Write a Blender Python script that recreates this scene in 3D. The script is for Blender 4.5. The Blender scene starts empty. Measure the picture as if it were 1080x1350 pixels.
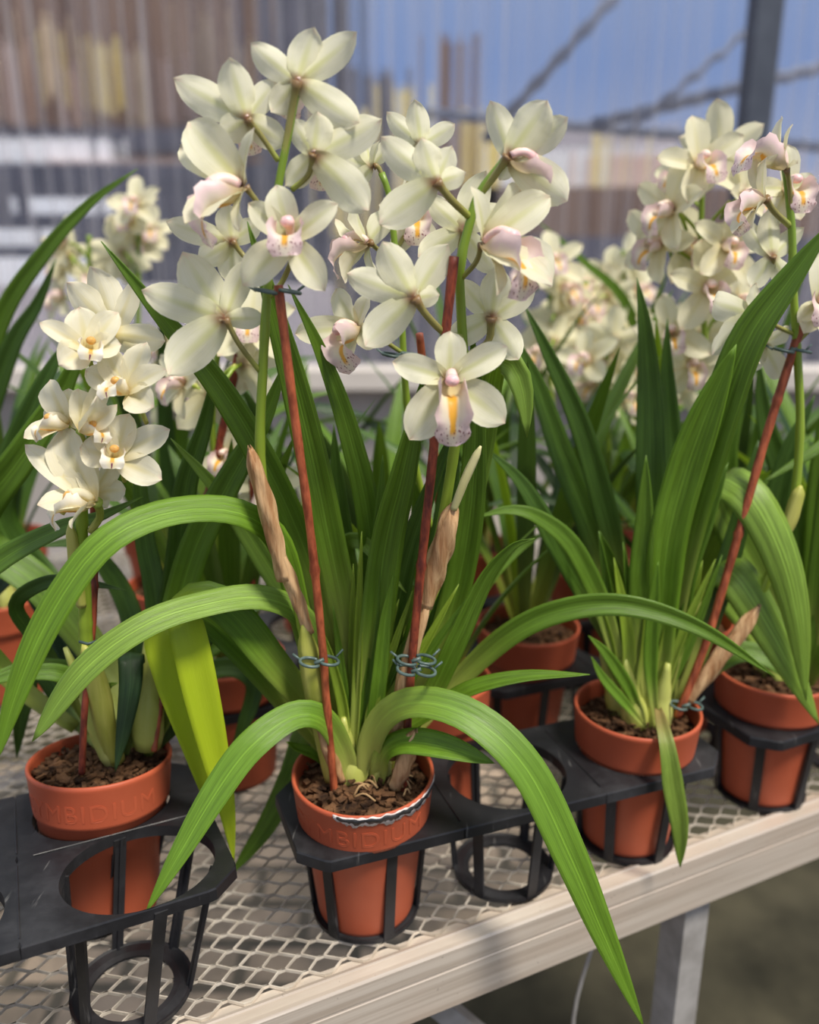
import bpy, math, random
from mathutils import Vector, Matrix, noise
V=Vector
COL=bpy.context.scene.collection
F=1150.0; PITCH=math.radians(17.2); CP=math.cos(PITCH); SP=math.sin(PITCH); CAMZ=1.31
CAM=V((0,0,CAMZ)); BZ=0.70
CR=V((1,0,0)); CU=V((0,SP,CP)); CN=V((0,-CP,SP))        # camera right, up, towards viewer

def P(px,py,Y):
    """point of the place seen at that pixel, at forward distance Y"""
    u=(px-540)/F; v=(py-675)/F; d=Y/(CP-v*SP)
    return V((u*d,Y,CAMZ-d*(v*CP+SP)))
def depth(p): return (p-CAM).dot(-CN)
def proj(p):
    d=depth(p); q=p-CAM
    return 540+F*q.dot(CR)/d, 675-F*q.dot(CU)/d
def PD(px,py,d):
    return CAM+CR*((px-540)/F*d)-CU*((py-675)/F*d)-CN*d

# ------------------------------------------------------------ objects
WO={}
def worg(o): return WO.get(o.name,V((0,0,0)))
def tag(o,label=None,cat=None,group=None,kind=None):
    if label: o['label']=label
    if cat: o['category']=cat
    if group: o['group']=group
    if kind: o['kind']=kind
    return o
def empty(name,loc,label,cat,group=None):
    o=bpy.data.objects.new(name,None); COL.objects.link(o); o.location=loc; o.empty_display_size=.05
    WO[o.name]=V(loc); return tag(o,label,cat,group)
class MB:
    def __init__(s): s.v=[];s.f=[];s.uv=[];s.mi=[]
    def add(s,vs,fs,uvs=None,mi=0):
        b=len(s.v); s.v+= [V(x) for x in vs]
        for k,f in enumerate(fs):
            s.f.append([b+i for i in f]); s.mi.append(mi)
            s.uv.append([uvs[i] for i in f] if uvs else [(0,0)]*len(f))
        return s
    def build(s,name,mats,parent=None,origin=None,smooth=True,M=None):
        if M is not None: s.v=[M@x for x in s.v]
        if origin is None: origin=worg(parent) if parent else V((0,0,0))
        me=bpy.data.meshes.new(name)
        me.from_pydata([x-origin for x in s.v],[],s.f)
        l=me.uv_layers.new(name='UVMap').data
        k=0
        for fu in s.uv:
            for c in fu: l[k].uv=c; k+=1
        if not isinstance(mats,(list,tuple)): mats=[mats]
        for m in mats: me.materials.append(m)
        me.polygons.foreach_set('material_index',s.mi)
        me.polygons.foreach_set('use_smooth',[smooth]*len(s.f))
        me.update()
        o=bpy.data.objects.new(name,me); COL.objects.link(o)
        if parent:
            o.parent=parent; o.location=origin-worg(parent)
        else: o.location=origin
        WO[o.name]=V(origin)
        return o
def box(mb,c,ax,h,mi=0):
    """centre, three axes, half sizes"""
    c=V(c); vs=[]
    for i in (-1,1):
        for j in (-1,1):
            for k in (-1,1): vs.append(c+ax[0]*(i*h[0])+ax[1]*(j*h[1])+ax[2]*(k*h[2]))
    mb.add(vs,[(0,1,3,2),(4,6,7,5),(0,4,5,1),(2,3,7,6),(0,2,6,4),(1,5,7,3)],[(x.x*3+x.y*2,x.z*3) for x in vs],mi)
WAX=(V((1,0,0)),V((0,1,0)),V((0,0,1)))
def catmull(pts,n):
    pts=[V(p) for p in pts]
    if len(pts)==2: return [pts[0].lerp(pts[1],i/(n-1)) for i in range(n)]
    Q=[pts[0]*2-pts[1]]+pts+[pts[-1]*2-pts[-2]]
    fine=[]
    for i in range(1,len(Q)-2):
        for k in range(12):
            t=k/12; a,b,c,d=Q[i-1],Q[i],Q[i+1],Q[i+2]
            fine.append(.5*((2*b)+(c-a)*t+(2*a-5*b+4*c-d)*t*t+(3*b-a-3*c+d)*t**3))
    fine.append(pts[-1])
    L=[0]
    for i in range(1,len(fine)): L.append(L[-1]+(fine[i]-fine[i-1]).length)
    out=[];j=0
    for i in range(n):
        s=L[-1]*i/(n-1)
        while j<len(L)-2 and L[j+1]<s: j+=1
        w=(s-L[j])/max(1e-9,L[j+1]-L[j]); out.append(fine[j].lerp(fine[j+1],min(1,max(0,w))))
    return out
def tube(mb,pts,rad,seg=10,mi=0,bump=0,cap=True,flat=1.0):
    """rad: number or function of t"""
    n=len(pts); vs=[];uv=[];fs=[]
    prev=None
    for i,p in enumerate(pts):
        T=(pts[min(i+1,n-1)]-pts[max(i-1,0)]).normalized()
        if prev is None:
            a=T.orthogonal().normalized()
        else:
            a=(prev-T*prev.dot(T)).normalized()
        prev=a; b=T.cross(a)
        t=i/(n-1); r=rad(t) if callable(rad) else rad
        for k in range(seg+1):
            th=2*math.pi*k/seg
            vs.append(p+a*(math.cos(th)*r)+b*(math.sin(th)*r*flat)); uv.append((t,k/seg))
    for i in range(n-1):
        for k in range(seg):
            x=i*(seg+1)+k; fs.append((x,x+1,x+seg+2,x+seg+1))
    if cap:
        for i,p in ((0,pts[0]),(n-1,pts[-1])):
            vs.append(p); uv.append((i/(n-1),.5)); c=len(vs)-1
            for k in range(seg):
                x=i*(seg+1)+k; fs.append((c,x,x+1) if i else (c,x+1,x))
    mb.add(vs,fs,uv,mi)
def lathe(mb,prof,c,seg=56,mi=0,M=None):
    c=V(c); vs=[];uv=[];fs=[]
    for j,(r,z) in enumerate(prof):
        for k in range(seg+1):
            th=2*math.pi*k/seg; q=V((r*math.cos(th),r*math.sin(th),z))
            if M: q=M@q
            vs.append(c+q); uv.append((k/seg,j/(len(prof)-1)))
    for j in range(len(prof)-1):
        for k in range(seg):
            x=j*(seg+1)+k; fs.append((x,x+1,x+seg+2,x+seg+1))
    mb.add(vs,fs,uv,mi)

# ------------------------------------------------------------ materials
class NT:
    def __init__(s,name):
        s.m=bpy.data.materials.new(name); s.m.use_nodes=True; s.t=s.m.node_tree; s.t.nodes.clear()
    def n(s,ty,out=0,props=None,**ins):
        x=s.t.nodes.new(ty)
        for k,v in (props or {}).items(): setattr(x,k,v)
        for k,v in ins.items():
            k2=int(k[1:]) if k[0]=='i' and k[1:].isdigit() else k.replace('_',' ')
            s.put(x.inputs[k2],v)
        return x.outputs[out]
    def put(s,i,v):
        if isinstance(v,bpy.types.NodeSocket): s.t.links.new(v,i)
        else:
            if isinstance(v,tuple) and len(v)==3 and i.type=='RGBA': v=v+(1,)
            i.default_value=v
    def math(s,op,a,b=0.0,c=0.0): return s.n('ShaderNodeMath',0,{'operation':op},i0=a,i1=b,i2=c)
    def mix(s,f,a,b):
        x=s.t.nodes.new('ShaderNodeMix'); x.data_type='RGBA'
        s.put(x.inputs[0],f); s.put(x.inputs[6],a); s.put(x.inputs[7],b); return x.outputs[2]
    def ss(s,x,a,b,lo=0.0,hi=1.0):
        y=s.t.nodes.new('ShaderNodeMapRange'); y.interpolation_type='SMOOTHSTEP'
        for i,v in enumerate((x,a,b,lo,hi)): s.put(y.inputs[i],v)
        return y.outputs[0]
    def uv(s):
        u=s.n('ShaderNodeTexCoord',2); sp=s.t.nodes.new('ShaderNodeSeparateXYZ'); s.put(sp.inputs[0],u)
        return u,sp.outputs[0],sp.outputs[1]
    def obj(s): return s.n('ShaderNodeTexCoord',3)
    def noise(s,vec,scale,detail=3,rough=.5):
        return s.n('ShaderNodeTexNoise',0,None,Vector=vec,Scale=float(scale),Detail=float(detail),Roughness=rough)
    def bump(s,h,st=.3,dist=.002): return s.n('ShaderNodeBump',0,None,Strength=st,Distance=dist,Height=h)
    def out(s,sh):
        o=s.t.nodes.new('ShaderNodeOutputMaterial'); s.t.links.new(sh,o.inputs[0]); return s.m
    def pr(s,col,rough=.5,metal=0.0,normal=None,spec=.5,**k):
        x=s.t.nodes.new('ShaderNodeBsdfPrincipled')
        s.put(x.inputs['Base Color'],col); s.put(x.inputs['Roughness'],rough); s.put(x.inputs['Metallic'],metal)
        s.put(x.inputs['Specular IOR Level'],spec)
        if normal is not None: s.put(x.inputs['Normal'],normal)
        return x.outputs[0]
    def trans(s,sh,col,f):
        t=s.n('ShaderNodeBsdfTranslucent',0,None,Color=col)
        x=s.t.nodes.new('ShaderNodeMixShader'); s.put(x.inputs[0],f); s.put(x.inputs[1],sh); s.put(x.inputs[2],t); return x.outputs[0]
def vmul(N,vec,sc):
    return N.n('ShaderNodeMapping',0,None,Vector=vec,Scale=sc)

def leaf_mat(name,col,base,tr=.3,dark=.45,tipc=None,bl=.36,b0=.04,ta=.8,tb=1.0,tk=.7):
    N=NT(name); u,t,v=N.uv()
    st=N.noise(vmul(N,u,(2.0,46.0,1.0)),1.0,4,.6)
    st2=N.noise(vmul(N,u,(14.0,9.0,1.0)),1.0,3)
    c=N.mix(N.ss(st,.3,.75),tuple(x*dark for x in col),tuple(min(1,x*1.45) for x in col))
    c=N.mix(N.ss(st2,.45,.75,0.0,.35),c,tuple(min(1,x*1.45+.01) for x in col))
    rnd=N.n('ShaderNodeObjectInfo',5)
    c=N.mix(N.math('MULTIPLY',rnd,.35),c,(col[0]*.75,col[1]*.8,col[2]*1.4))
    mid=N.math('ABSOLUTE',N.math('SUBTRACT',v,.5))
    c=N.mix(N.ss(mid,.0,.035,.55,0.0),c,tuple(min(1,x*1.7+.02) for x in col))
    c=N.mix(N.ss(t,b0,bl,.95,0.0),c,base)
    if tipc: c=N.mix(N.ss(t,ta,tb,0.0,tk),c,tipc)
    b=N.bump(st,.5,.001)
    sh=N.pr(c,N.ss(st2,.3,.7,.30,.42),0,b,.55)
    tc=N.mix(.5,c,(min(1,col[0]*2.6),min(1,col[1]*2.0),col[2]*.8))
    return N.out(N.trans(sh,tc,tr))
LBASE=(.46,.50,.10)
M={}
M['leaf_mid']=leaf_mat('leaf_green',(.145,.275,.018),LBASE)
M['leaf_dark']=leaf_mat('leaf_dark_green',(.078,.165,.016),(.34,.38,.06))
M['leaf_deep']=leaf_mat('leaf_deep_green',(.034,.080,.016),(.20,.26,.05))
M['leaf_bright']=leaf_mat('leaf_bright_green',(.20,.37,.025),(.55,.58,.14),.35)
M['leaf_pale']=leaf_mat('leaf_pale_green',(.27,.43,.055),(.45,.52,.12),.3)
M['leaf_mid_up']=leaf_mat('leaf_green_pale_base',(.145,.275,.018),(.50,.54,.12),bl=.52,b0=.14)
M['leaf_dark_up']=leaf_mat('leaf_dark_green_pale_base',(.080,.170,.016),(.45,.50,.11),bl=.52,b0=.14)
M['leaf_backlit']=leaf_mat('leaf_green_backlit_yellow',(.15,.29,.022),LBASE,.42,.6,(.60,.74,.03),.36,.04,.40,.56,.95)  # yellow towards the tip is painted: light glowing through the hanging blade
M['leaf_yellow']=leaf_mat('leaf_yellow_green',(.37,.55,.025),(.5,.6,.1),.5,.75)
M['leaf_scorched']=leaf_mat('leaf_scorched',(.24,.36,.05),(.42,.30,.12),.3,.6,(.20,.38,.03))

def petal_mat(name,main,mid,base,bf=.8):
    N=NT(name); u,t,v=N.uv()
    a=N.math('ABSOLUTE',N.math('SUBTRACT',v,.5))
    st=N.noise(vmul(N,u,(2.0,34.0,1.0)),1.0,2)
    c=N.mix(N.ss(st,.35,.7,0.0,.22),main,mid)
    c=N.mix(N.math('MULTIPLY',N.ss(a,.0,.16,.65,0.0),N.ss(t,.35,1.0,1.0,.15)),c,mid)
    c=N.mix(N.ss(t,.0,.5,.5,0.0),c,mid)
    c=N.mix(N.math('MULTIPLY',N.ss(t,.03,.20,bf,0.0),N.ss(a,.1,.5,1.0,.55)),c,base)
    pn=N.noise(u,5.0,2)
    c=N.mix(N.math('MULTIPLY',N.ss(t,.8,1.0,0.0,.45),N.ss(pn,.4,.6)),c,(.86,.52,.46))
    sh=N.pr(c,.5,0,N.bump(st,.18,.001),.3)
    tc=N.mix(.35,c,(.95,.93,.62))
    return N.out(N.trans(sh,tc,.38))
M['petal']=petal_mat('petal_cream',(.87,.84,.66),(.66,.67,.27),(.26,.10,.05),.95)
M['petal_warm']=petal_mat('petal_ivory',(.91,.86,.68),(.82,.72,.34),(.78,.58,.18),.7)
M['petal_far']=petal_mat('petal_pale_yellow',(.86,.82,.60),(.78,.73,.40),(.45,.25,.12))
def lip_mat(name,main,edge,inner,orange,spot,mode):
    N=NT(name); u,s,v=N.uv()
    a=N.math('ABSOLUTE',N.math('SUBTRACT',v,.5))
    nz=N.noise(u,7.0,2)
    c=N.mix(N.ss(N.math('ADD',a,N.math('MULTIPLY',nz,.2)),.3,.5,0.0,.9),main,edge)
    c=N.mix(N.math('MULTIPLY',N.ss(s,.55,.85,0.0,.8),N.ss(a,.05,.3)),c,edge)
    c=N.mix(N.math('MULTIPLY',N.ss(a,.1,.26,.8,0.0),N.ss(s,.15,.9,1.0,.0)),c,inner)
    k=N.math('MULTIPLY',N.ss(a,.05,.12,1.0,0.0),N.math('MULTIPLY',N.ss(s,.15,.3),N.ss(s,.80,.9,1.0,0.0)))
    c=N.mix(k,c,orange)
    if mode=='spots':
        vo=N.n('ShaderNodeTexVoronoi',0,{'feature':'F1'},Vector=vmul(N,u,(17.0,15.0,1.0)),Scale=1.0)
        k=N.math('MULTIPLY',N.ss(vo,.20,.34,1.0,0.0),N.math('MULTIPLY',N.ss(s,.70,.78),N.ss(s,.95,.99,1.0,0.0)))
        c=N.mix(k,c,spot)
    else:
        k=N.math('MULTIPLY',N.ss(a,.03,.05,1.0,0.0),N.ss(s,.84,.88))
        c=N.mix(k,c,spot)
    c=N.mix(N.ss(s,.05,.4,.85,0.0),c,(.62,.50,.24))
    sh=N.pr(c,.45,0,None,.4)
    return N.out(N.trans(sh,N.mix(.3,c,(.95,.8,.7)),.28))
M['lip']=lip_mat('lip_pink',(.87,.77,.64),(.87,.66,.67),(.90,.78,.42),(.85,.42,.03),(.20,.01,.05),'spots')
M['lip_warm']=lip_mat('lip_ivory',(.90,.80,.50),(.92,.88,.76),(.90,.72,.25),(.80,.40,.03),(.18,.01,.08),'stripe')

def simple(name,c1,c2,scale=30,rough=.5,metal=0.0,bump=.2,stretch=(1,1,1),dist=.001,spec=.5,tr=0,detail=4):
    N=NT(name); o=vmul(N,N.obj(),stretch); nz=N.noise(o,scale,detail,.6)
    c=N.mix(N.ss(nz,.3,.7),c1,c2)
    sh=N.pr(c,rough,metal,N.bump(nz,bump,dist),spec)
    if tr: sh=N.trans(sh,c,tr)
    return N.out(sh)
def stem_mat(name,c1,c2,c3):
    N=NT(name); u,t,v=N.uv()
    st=N.noise(vmul(N,u,(4.0,12.0,1.0)),1.0,3)
    c=N.mix(N.ss(st,.3,.7),c1,tuple(x*.8 for x in c1)); c=N.mix(N.ss(t,.55,1.0),c,c3)
    c=N.mix(N.ss(t,.0,.2,.8,0.0),c,c2)
    return N.out(N.pr(c,.42,0,N.bump(st,.2,.001)))
M['stem']=stem_mat('spike_stem_green',(.28,.40,.035),(.50,.50,.12),(.19,.30,.03))
M['pedicel']=stem_mat('pedicel_olive',(.30,.27,.08),(.22,.11,.05),(.33,.38,.07))
M['pedicel_green']=stem_mat('pedicel_green',(.40,.46,.08),(.32,.42,.05),(.55,.52,.15))
M['bulb']=simple('pseudobulb_yellow_green',(.42,.46,.09),(.55,.56,.17),26,.4,0,.25,(1,1,.25))
M['column']=simple('column_cream_pink',(.86,.70,.56),(.86,.52,.52),90,.4,0,.05)
M['anther']=simple('anther_cap_pink',(.86,.62,.58),(.80,.42,.46),200,.4,0,.05)
M['sheath']=simple('dry_sheath_tan',(.34,.16,.06),(.72,.47,.24),150,.6,0,.8,(1,1,.10),.002)
M['sheath_green']=simple('sheath_yellow_green',(.34,.36,.05),(.52,.50,.12),70,.5,0,.3,(1,1,.12),.001)
M['sheath_pale']=simple('bract_pale',(.62,.58,.24),(.72,.68,.36),60,.5,0,.3,(1,1,.2),.001)
M['stake']=simple('stake_red_brown',(.20,.040,.015),(.50,.125,.05),170,.45,0,.6,(1,1,.30),.001)
M['stake_dark']=simple('stake_dark_red',(.09,.015,.010),(.36,.07,.03),170,.5,0,.6,(1,1,.30),.001)
M['clip']=simple('clip_grey_green',(.05,.085,.075),(.11,.16,.145),80,.4,0,.1)
M['anther_gold']=simple('anther_cap_golden',(.72,.42,.10),(.60,.30,.08),200,.4,0,.05)
M['pot']=simple('terracotta_plastic',(.45,.090,.038),(.52,.115,.05),9,.48,0,.08,(1,1,1),.001,.4)
M['pot_far']=M['pot']
M['bark']=simple('potting_bark',(.018,.009,.005),(.17,.085,.040),75,.85,0,.9,(1,1,1),.004,.2,0,5)
M['straw']=simple('dry_root_fibre',(.30,.17,.07),(.50,.33,.16),60,.7,0,.4)
def tray_mat():
    N=NT('black_plastic_dusty'); o=N.obj()
    a=N.noise(o,14,6,.65); b=N.noise(vmul(N,o,(60.0,6.0,6.0)),3.0,4)
    c=N.mix(N.ss(a,.42,.75,0.0,.55),(.011,.011,.013),(.052,.052,.057))
    c=N.mix(N.ss(b,.66,.75,0.0,.6),c,(.16,.155,.15))
    return N.out(N.pr(c,N.ss(a,.3,.7,.38,.62),0,N.bump(a,.25,.002),.5))
M['tray']=tray_mat()
M['mesh']=simple('galvanised_mesh',(.50,.44,.36),(.74,.67,.57),45,.45,.2,.2)
def rail_mat():
    N=NT('weathered_aluminium'); o=N.obj()
    a=N.noise(vmul(N,o,(3.0,3.0,160.0)),1.0,5,.6); b=N.noise(vmul(N,o,(5.0,5.0,12.0)),1.0,4,.6); e=N.noise(o,220,2)
    c=N.mix(N.ss(a,.35,.65),(.50,.42,.34),(.68,.60,.51)); c=N.mix(N.ss(b,.45,.7,0.0,.6),c,(.62,.50,.40))
    c=N.mix(N.ss(e,.72,.78,0.0,.6),c,(.2,.15,.12))
    return N.out(N.pr(c,.42,.25,N.bump(a,.2,.001)))
M['rail']=rail_mat()
M['steel']=simple('galvanised_steel',(.36,.34,.32),(.50,.48,.46),30,.5,.3,.15)
M['steel_dark']=simple('painted_steel_dark',(.060,.070,.095),(.085,.10,.13),10,.5,0,.05)
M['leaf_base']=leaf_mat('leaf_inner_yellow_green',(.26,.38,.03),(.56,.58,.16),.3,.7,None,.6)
# ------------------------------------------------------------ leaves
def leaf_mb(mb,pts,width,side_fn,n=26,fold=.22,base=.55,full=.30,taper=.45,pw=2.2,wave=0,mi=0,tw=None):
    c=catmull(pts,n); vs=[];uv=[];fs=[]; prev=None
    cols=[-1,-.66,-.33,0,.33,.66,1]
    sides=[];Ts=[]
    for i in range(n):
        T=(c[min(i+1,n-1)]-c[max(i-1,0)]).normalized(); s=side_fn(c[i],T,i/(n-1))
        if prev is not None:
            if s.dot(prev)<0: s=-s
            s=(s*.45+prev*.55); s=(s-T*s.dot(T)).normalized()
        prev=s; sides.append(s);Ts.append(T)
    for i in range(n):
        t=i/(n-1); T=Ts[i]; s=sides[i]; N_=s.cross(T)
        if tw:
            an=tw*t; s,N_=s*math.cos(an)+N_*math.sin(an), N_*math.cos(an)-s*math.sin(an)
        w=base+(1-base)*min(1,t/full)**.8
        if t>taper: w*=max(.0,1-((t-taper)/(1-taper))**pw)**.9
        w=max(w,.012)*width*.5
        fo=fold*(1.0+.9*max(0,1-t/full))
        for j in cols:
            wv=wave*math.sin(t*23+j*2)*abs(j)*width*.12
            vs.append(c[i]+s*(j*w*math.cos(min(1.2,fo)))+N_*(abs(j)*w*math.sin(min(1.2,fo))*1.0+wv)); uv.append((t,(j+1)/2))
    m=len(cols)
    for i in range(n-1):
        for k in range(m-1):
            x=i*m+k; fs.append((x,x+1,x+m+1,x+m))
    mb.add(vs,fs,uv,mi)
def camside(up=.5,rot=0):
    def f(p,T,t):
        n=(CAM-p).normalized()+V((0,0,up)); s=T.cross(n).normalized()
        if rot:
            b=s.cross(T); s=s*math.cos(rot)+b*math.sin(rot)
        return s
    return f
def hleaf(plant,pts,wpx,mat='leaf_mid',up=.4,rot=0,fold=.22,name='leaf',label=None,**k):
    """leaf through photo points (px,py,Y)"""
    W=[P(*q) if len(q)==3 else q for q in pts]
    mid=W[len(W)//2]; w=wpx*depth(mid)/F
    mb=MB(); leaf_mb(mb,W,w,camside(up,rot),fold=fold,**k)
    o=mb.build(name,M[mat],plant)
    sd=o.modifiers.new('thickness','SOLIDIFY'); sd.thickness=.0006
    if label: o['label']=label
    return o

# ------------------------------------------------------------ flowers
def tepal_mb(mb,c,tip,n,width,bow=.10,cup=.25,rows=11,mi=0,reflex=.0,blunt=.55,rnd=0,M_=None):
    L=(tip-c).length; d=(tip-c).normalized()
    nn=(n-d*n.dot(d)); nn=nn.normalized() if nn.length>1e-3 else d.orthogonal().normalized()
    side=nn.cross(d).normalized()
    p1=c.lerp(tip,.35)+nn*(bow*L); p2=c.lerp(tip,.75)+nn*(bow*L*.9)
    vs=[];uv=[];fs=[]; cols=[-1,-.72,-.38,0,.38,.72,1]
    for i in range(rows):
        t=i/(rows-1); a=1-t
        p=c*(a**3)+p1*(3*a*a*t)+p2*(3*a*t*t)+tip*(t**3)-nn*(reflex*L*max(0,t-.7)**2*4)
        w=(t**.68)*max(0,1-t**2.7)**(blunt*1.45)*1.36+.20*(1-t)
        w*=width*.5
        for j in cols:
            rf=(.045*math.sin(t*9+rnd*7+j*3)+.02*math.sin(t*21+rnd*17+j*5))*abs(j)*width
            vs.append(p+side*(j*w)+nn*(cup*w*(abs(j)**1.8)*(1-.3*t)+rf-(.10*w*math.exp(-(j/.22)**2)))); uv.append((t,(j+1)/2))
    m=len(cols)
    for i in range(rows-1):
        for k in range(m-1):
            x=i*m+k; fs.append((x,x+1,x+m+1,x+m))
    mb.add(vs,fs,uv,mi)
def lip_mb(mb,fr,sc=1.0,mi=0,rows=22,colsN=15,droop=1.0,open_=1.0):
    """fr: matrix local (x right, y up, z forward) -> world"""
    # centre line
    pts=[V((0,-.003,.001)),V((0,-.008,.008)),V((0,-.0095,.016)),V((0,-.010,.022)),V((0,-.015*droop,.0275)),V((0,-.022*droop,.0285)),V((0,-.030*droop,.0255))]
    c=catmull(pts,rows); vs=[];uv=[];fs=[]
    def lerp(tab,s):
        for (a,x),(b,y) in zip(tab,tab[1:]):
            if s<=b: 
                q=(s-a)/(b-a); q=q*q*(3-2*q); return x+(y-x)*q
        return tab[-1][1]
    for i in range(rows):
        s=i/(rows-1); T=(c[min(i+1,rows-1)]-c[max(i-1,0)]).normalized(); X=V((1,0,0)); Nn=T.cross(X); 
        if Nn.y<0 and s<.6: Nn=-Nn
        Nn=V((0,abs(T.z),-T.y)) if True else Nn
        H=lerp([(0,.006),(.2,.015),(.42,.0195),(.60,.0165),(.72,.0105),(.84,.0118),(.93,.0098),(1,.0030)],s)
        K=lerp([(0,130),(.25,118),(.5,108),(.64,75),(.76,22),(.88,-30),(1,-60)],s)*open_
        for j in range(colsN):
            v=-1+2*j/(colsN-1); a=v*H
            if abs(K)>1e-3: x=math.sin(K*a)/K; y=(1-math.cos(K*a))/K
            else: x=a; y=0
            rf=.0016*math.sin(s*38+ (1.3 if v>0 else 0))*abs(v)**3*(1 if s>.3 else 0)
            kee=.0022*math.exp(-((abs(v)-.09)/.05)**2)*max(0,math.sin(min(1,s/.7)*math.pi))
            vs.append((fr@((c[i]+X*x+Nn*(y+rf+kee))*sc))); uv.append((s,(v+1)/2))
    for i in range(rows-1):
        for k in range(colsN-1):
            x=i*colsN+k; fs.append((x,x+1,x+colsN+1,x+colsN))
    mb.add(vs,fs,uv,mi)
def column_mb(mb,fr,sc=1.0,mi=0,cap=1):
    c=catmull([V((0,.001,.002)),V((0,.004,.006)),V((0,.0055,.012)),V((0,.003,.0185))],9)
    tube(mb,[fr@(p*sc) for p in c],lambda t:(.0030+.0014*t)*sc,10,mi,cap=True,flat=.8)
    # anther cap, a rounded knob
    q=fr@(V((0,.0022,.0195))*sc); vs=[];fs=[];R=.0047*sc
    for a in range(7):
        for b in range(12):
            th=math.pi*a/6; ph=2*math.pi*b/12
            vs.append(q+fr.to_3x3()@V((R*math.sin(th)*math.cos(ph),R*.85*math.sin(th)*math.sin(ph),R*.8*math.cos(th))))
    for a in range(6):
        for b in range(12): fs.append((a*12+b,a*12+(b+1)%12,(a+1)*12+(b+1)%12,(a+1)*12+b))
    mb.add(vs,fs,None,cap)
def frame(c,n,up):
    n=n.normalized(); u=(up-n*up.dot(n)).normalized(); r=u.cross(n)
    m=Matrix((r,u,n)).transposed().to_4x4(); m.translation=c; return m
def camv(x,y,z): return (CR*x+CU*y+CN*z).normalized()

def flower(plant,c,n,tips,Ls=.052,pts=None,lip=True,lipn=None,wid=(.58,.50),kind='petal',k=.12,lsc=1.0,lipup=None,droop=1.0,pedr=.0019):
    """c (px,py,Y); n camera-frame facing; tips: five (px,py[,dc[,width[,normal]]]) dorsal, petal, petal, lateral, lateral; None leaves one out"""
    C0=P(*c); d0=depth(C0); n=V(n).normalized(); nw=camv(*n)
    ends=[]
    for i,tp in enumerate(tips):
        if tp is None: ends.append(None); continue
        px,py=tp[0],tp[1]
        a=(px-c[0])*d0/F; b=-(py-c[1])*d0/F; r2=a*a+b*b
        if len(tp)>2 and tp[2] is not None: cc=tp[2]
        else:
            kk=k*Ls
            if abs(n.z)>.12: cc=(kk-a*n.x-b*n.y)/n.z
            else: cc=0
            lim=math.sqrt(max(0,Ls*Ls-r2)); cc=max(-lim,min(lim,cc))
        ends.append((PD(px,py,d0-cc),tp[3] if len(tp)>3 else 1.0,camv(*tp[4]) if len(tp)>4 else nw))
    # pedicel with the receptacle is the flower's own mesh
    mb=MB()
    if pts: pp=[C0-nw*.001]+[P(*q) for q in pts]
    else: pp=[C0,C0-nw*.018+V((0,0,-.003)),C0-nw*.03+V((0,0,-.014))]
    cc=catmull(pp,12)
    tube(mb,cc,lambda t:pedr*(1.05+.6*max(0,1-t*8)),9)
    warm=kind=='petal_warm'
    root=mb.build('flower',M['pedicel_green' if warm else 'pedicel'],plant,origin=C0)
    names=['sepal','petal','petal','sepal','sepal']
    for i,e in enumerate(ends):
        if e is None: continue
        tip,wm,tn=e; L=(tip-C0).length; mb=MB()
        rr=random.random()
        w=max(L,Ls*.8)*(wid[0] if i in (0,3,4) else wid[1])*wm
        off=nw*(.0012 if i in (1,2) else 0)
        tepal_mb(mb,C0+off,tip+off,tn,w,bow=.06+.08*rr,cup=.22+.2*rr,rnd=rr,reflex=.05+.1*random.random(),blunt=.6)
        mb.build(names[i],M[kind],root)
    if lip:
        up=None
        if ends[0]: up=ends[0][0]-C0
        if lipup: up=camv(*lipup)
        if up is None: up=CU
        ln=camv(*lipn) if lipn else nw
        if abs(up.normalized().dot(ln))>.97: up=CU
        fr=frame(C0,ln,up)
        if n.z<-.5 and not lipn: lsc*=.75
        mb=MB(); lip_mb(mb,fr,lsc,droop=droop); mb.build('lip',M['lip_warm' if warm else 'lip'],root)
        mb=MB(); column_mb(mb,fr,lsc,0,1); mb.build('column',[M['petal_warm'] if warm else M['column'],M['anther_gold'] if warm else M['anther']],root)
    return root

# simple far flower, shared meshes
def far_flower_mesh(seed):
    r=random.Random(seed); mb=MB(); I=Matrix.Identity(4); O=V((0,0,0)); z=V((0,0,1)); L=.050
    for i,(ang,w,k) in enumerate(((90,.50,.05),(158,.44,.12),(22,.44,.12),(228,.50,.1),(-48,.50,.1))):
        a=math.radians(ang+r.uniform(-9,9)); l=L*r.uniform(.9,1.05)
        tip=V((math.cos(a)*l,math.sin(a)*l,l*(k+r.uniform(-.05,.25))))
        tepal_mb(mb,O,tip,z,l*w*1.3,rnd=r.random(),rows=8,cup=.35)
    lip_mb(mb,I,1.0,1,rows=14,colsN=9); column_mb(mb,I,1.0,2,2)
    tube(mb,catmull([O,V((0,-.004,-.014)),V((0,-.016,-.026))],5),.002,6,3)
    o=mb.build('flower',[M['petal_far'],M['lip'],M['column'],M['stem']])
    me=o.data; bpy.data.objects.remove(o); WO.clear() if False else None
    return me
FAR=[far_flower_mesh(s) for s in (3,8,15,21)]
def far_flower(plant,p,n,sc=1.0,roll=0.0,i=0,up=None):
    o=bpy.data.objects.new('flower',FAR[i%4]); COL.objects.link(o); o.parent=plant
    u=up or V((0,0,1)); 
    fr=frame(p-worg(plant),n,u)@Matrix.Rotation(roll,4,'Z')@Matrix.Scale(sc,4)
    o.matrix_local=fr; return o

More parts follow.
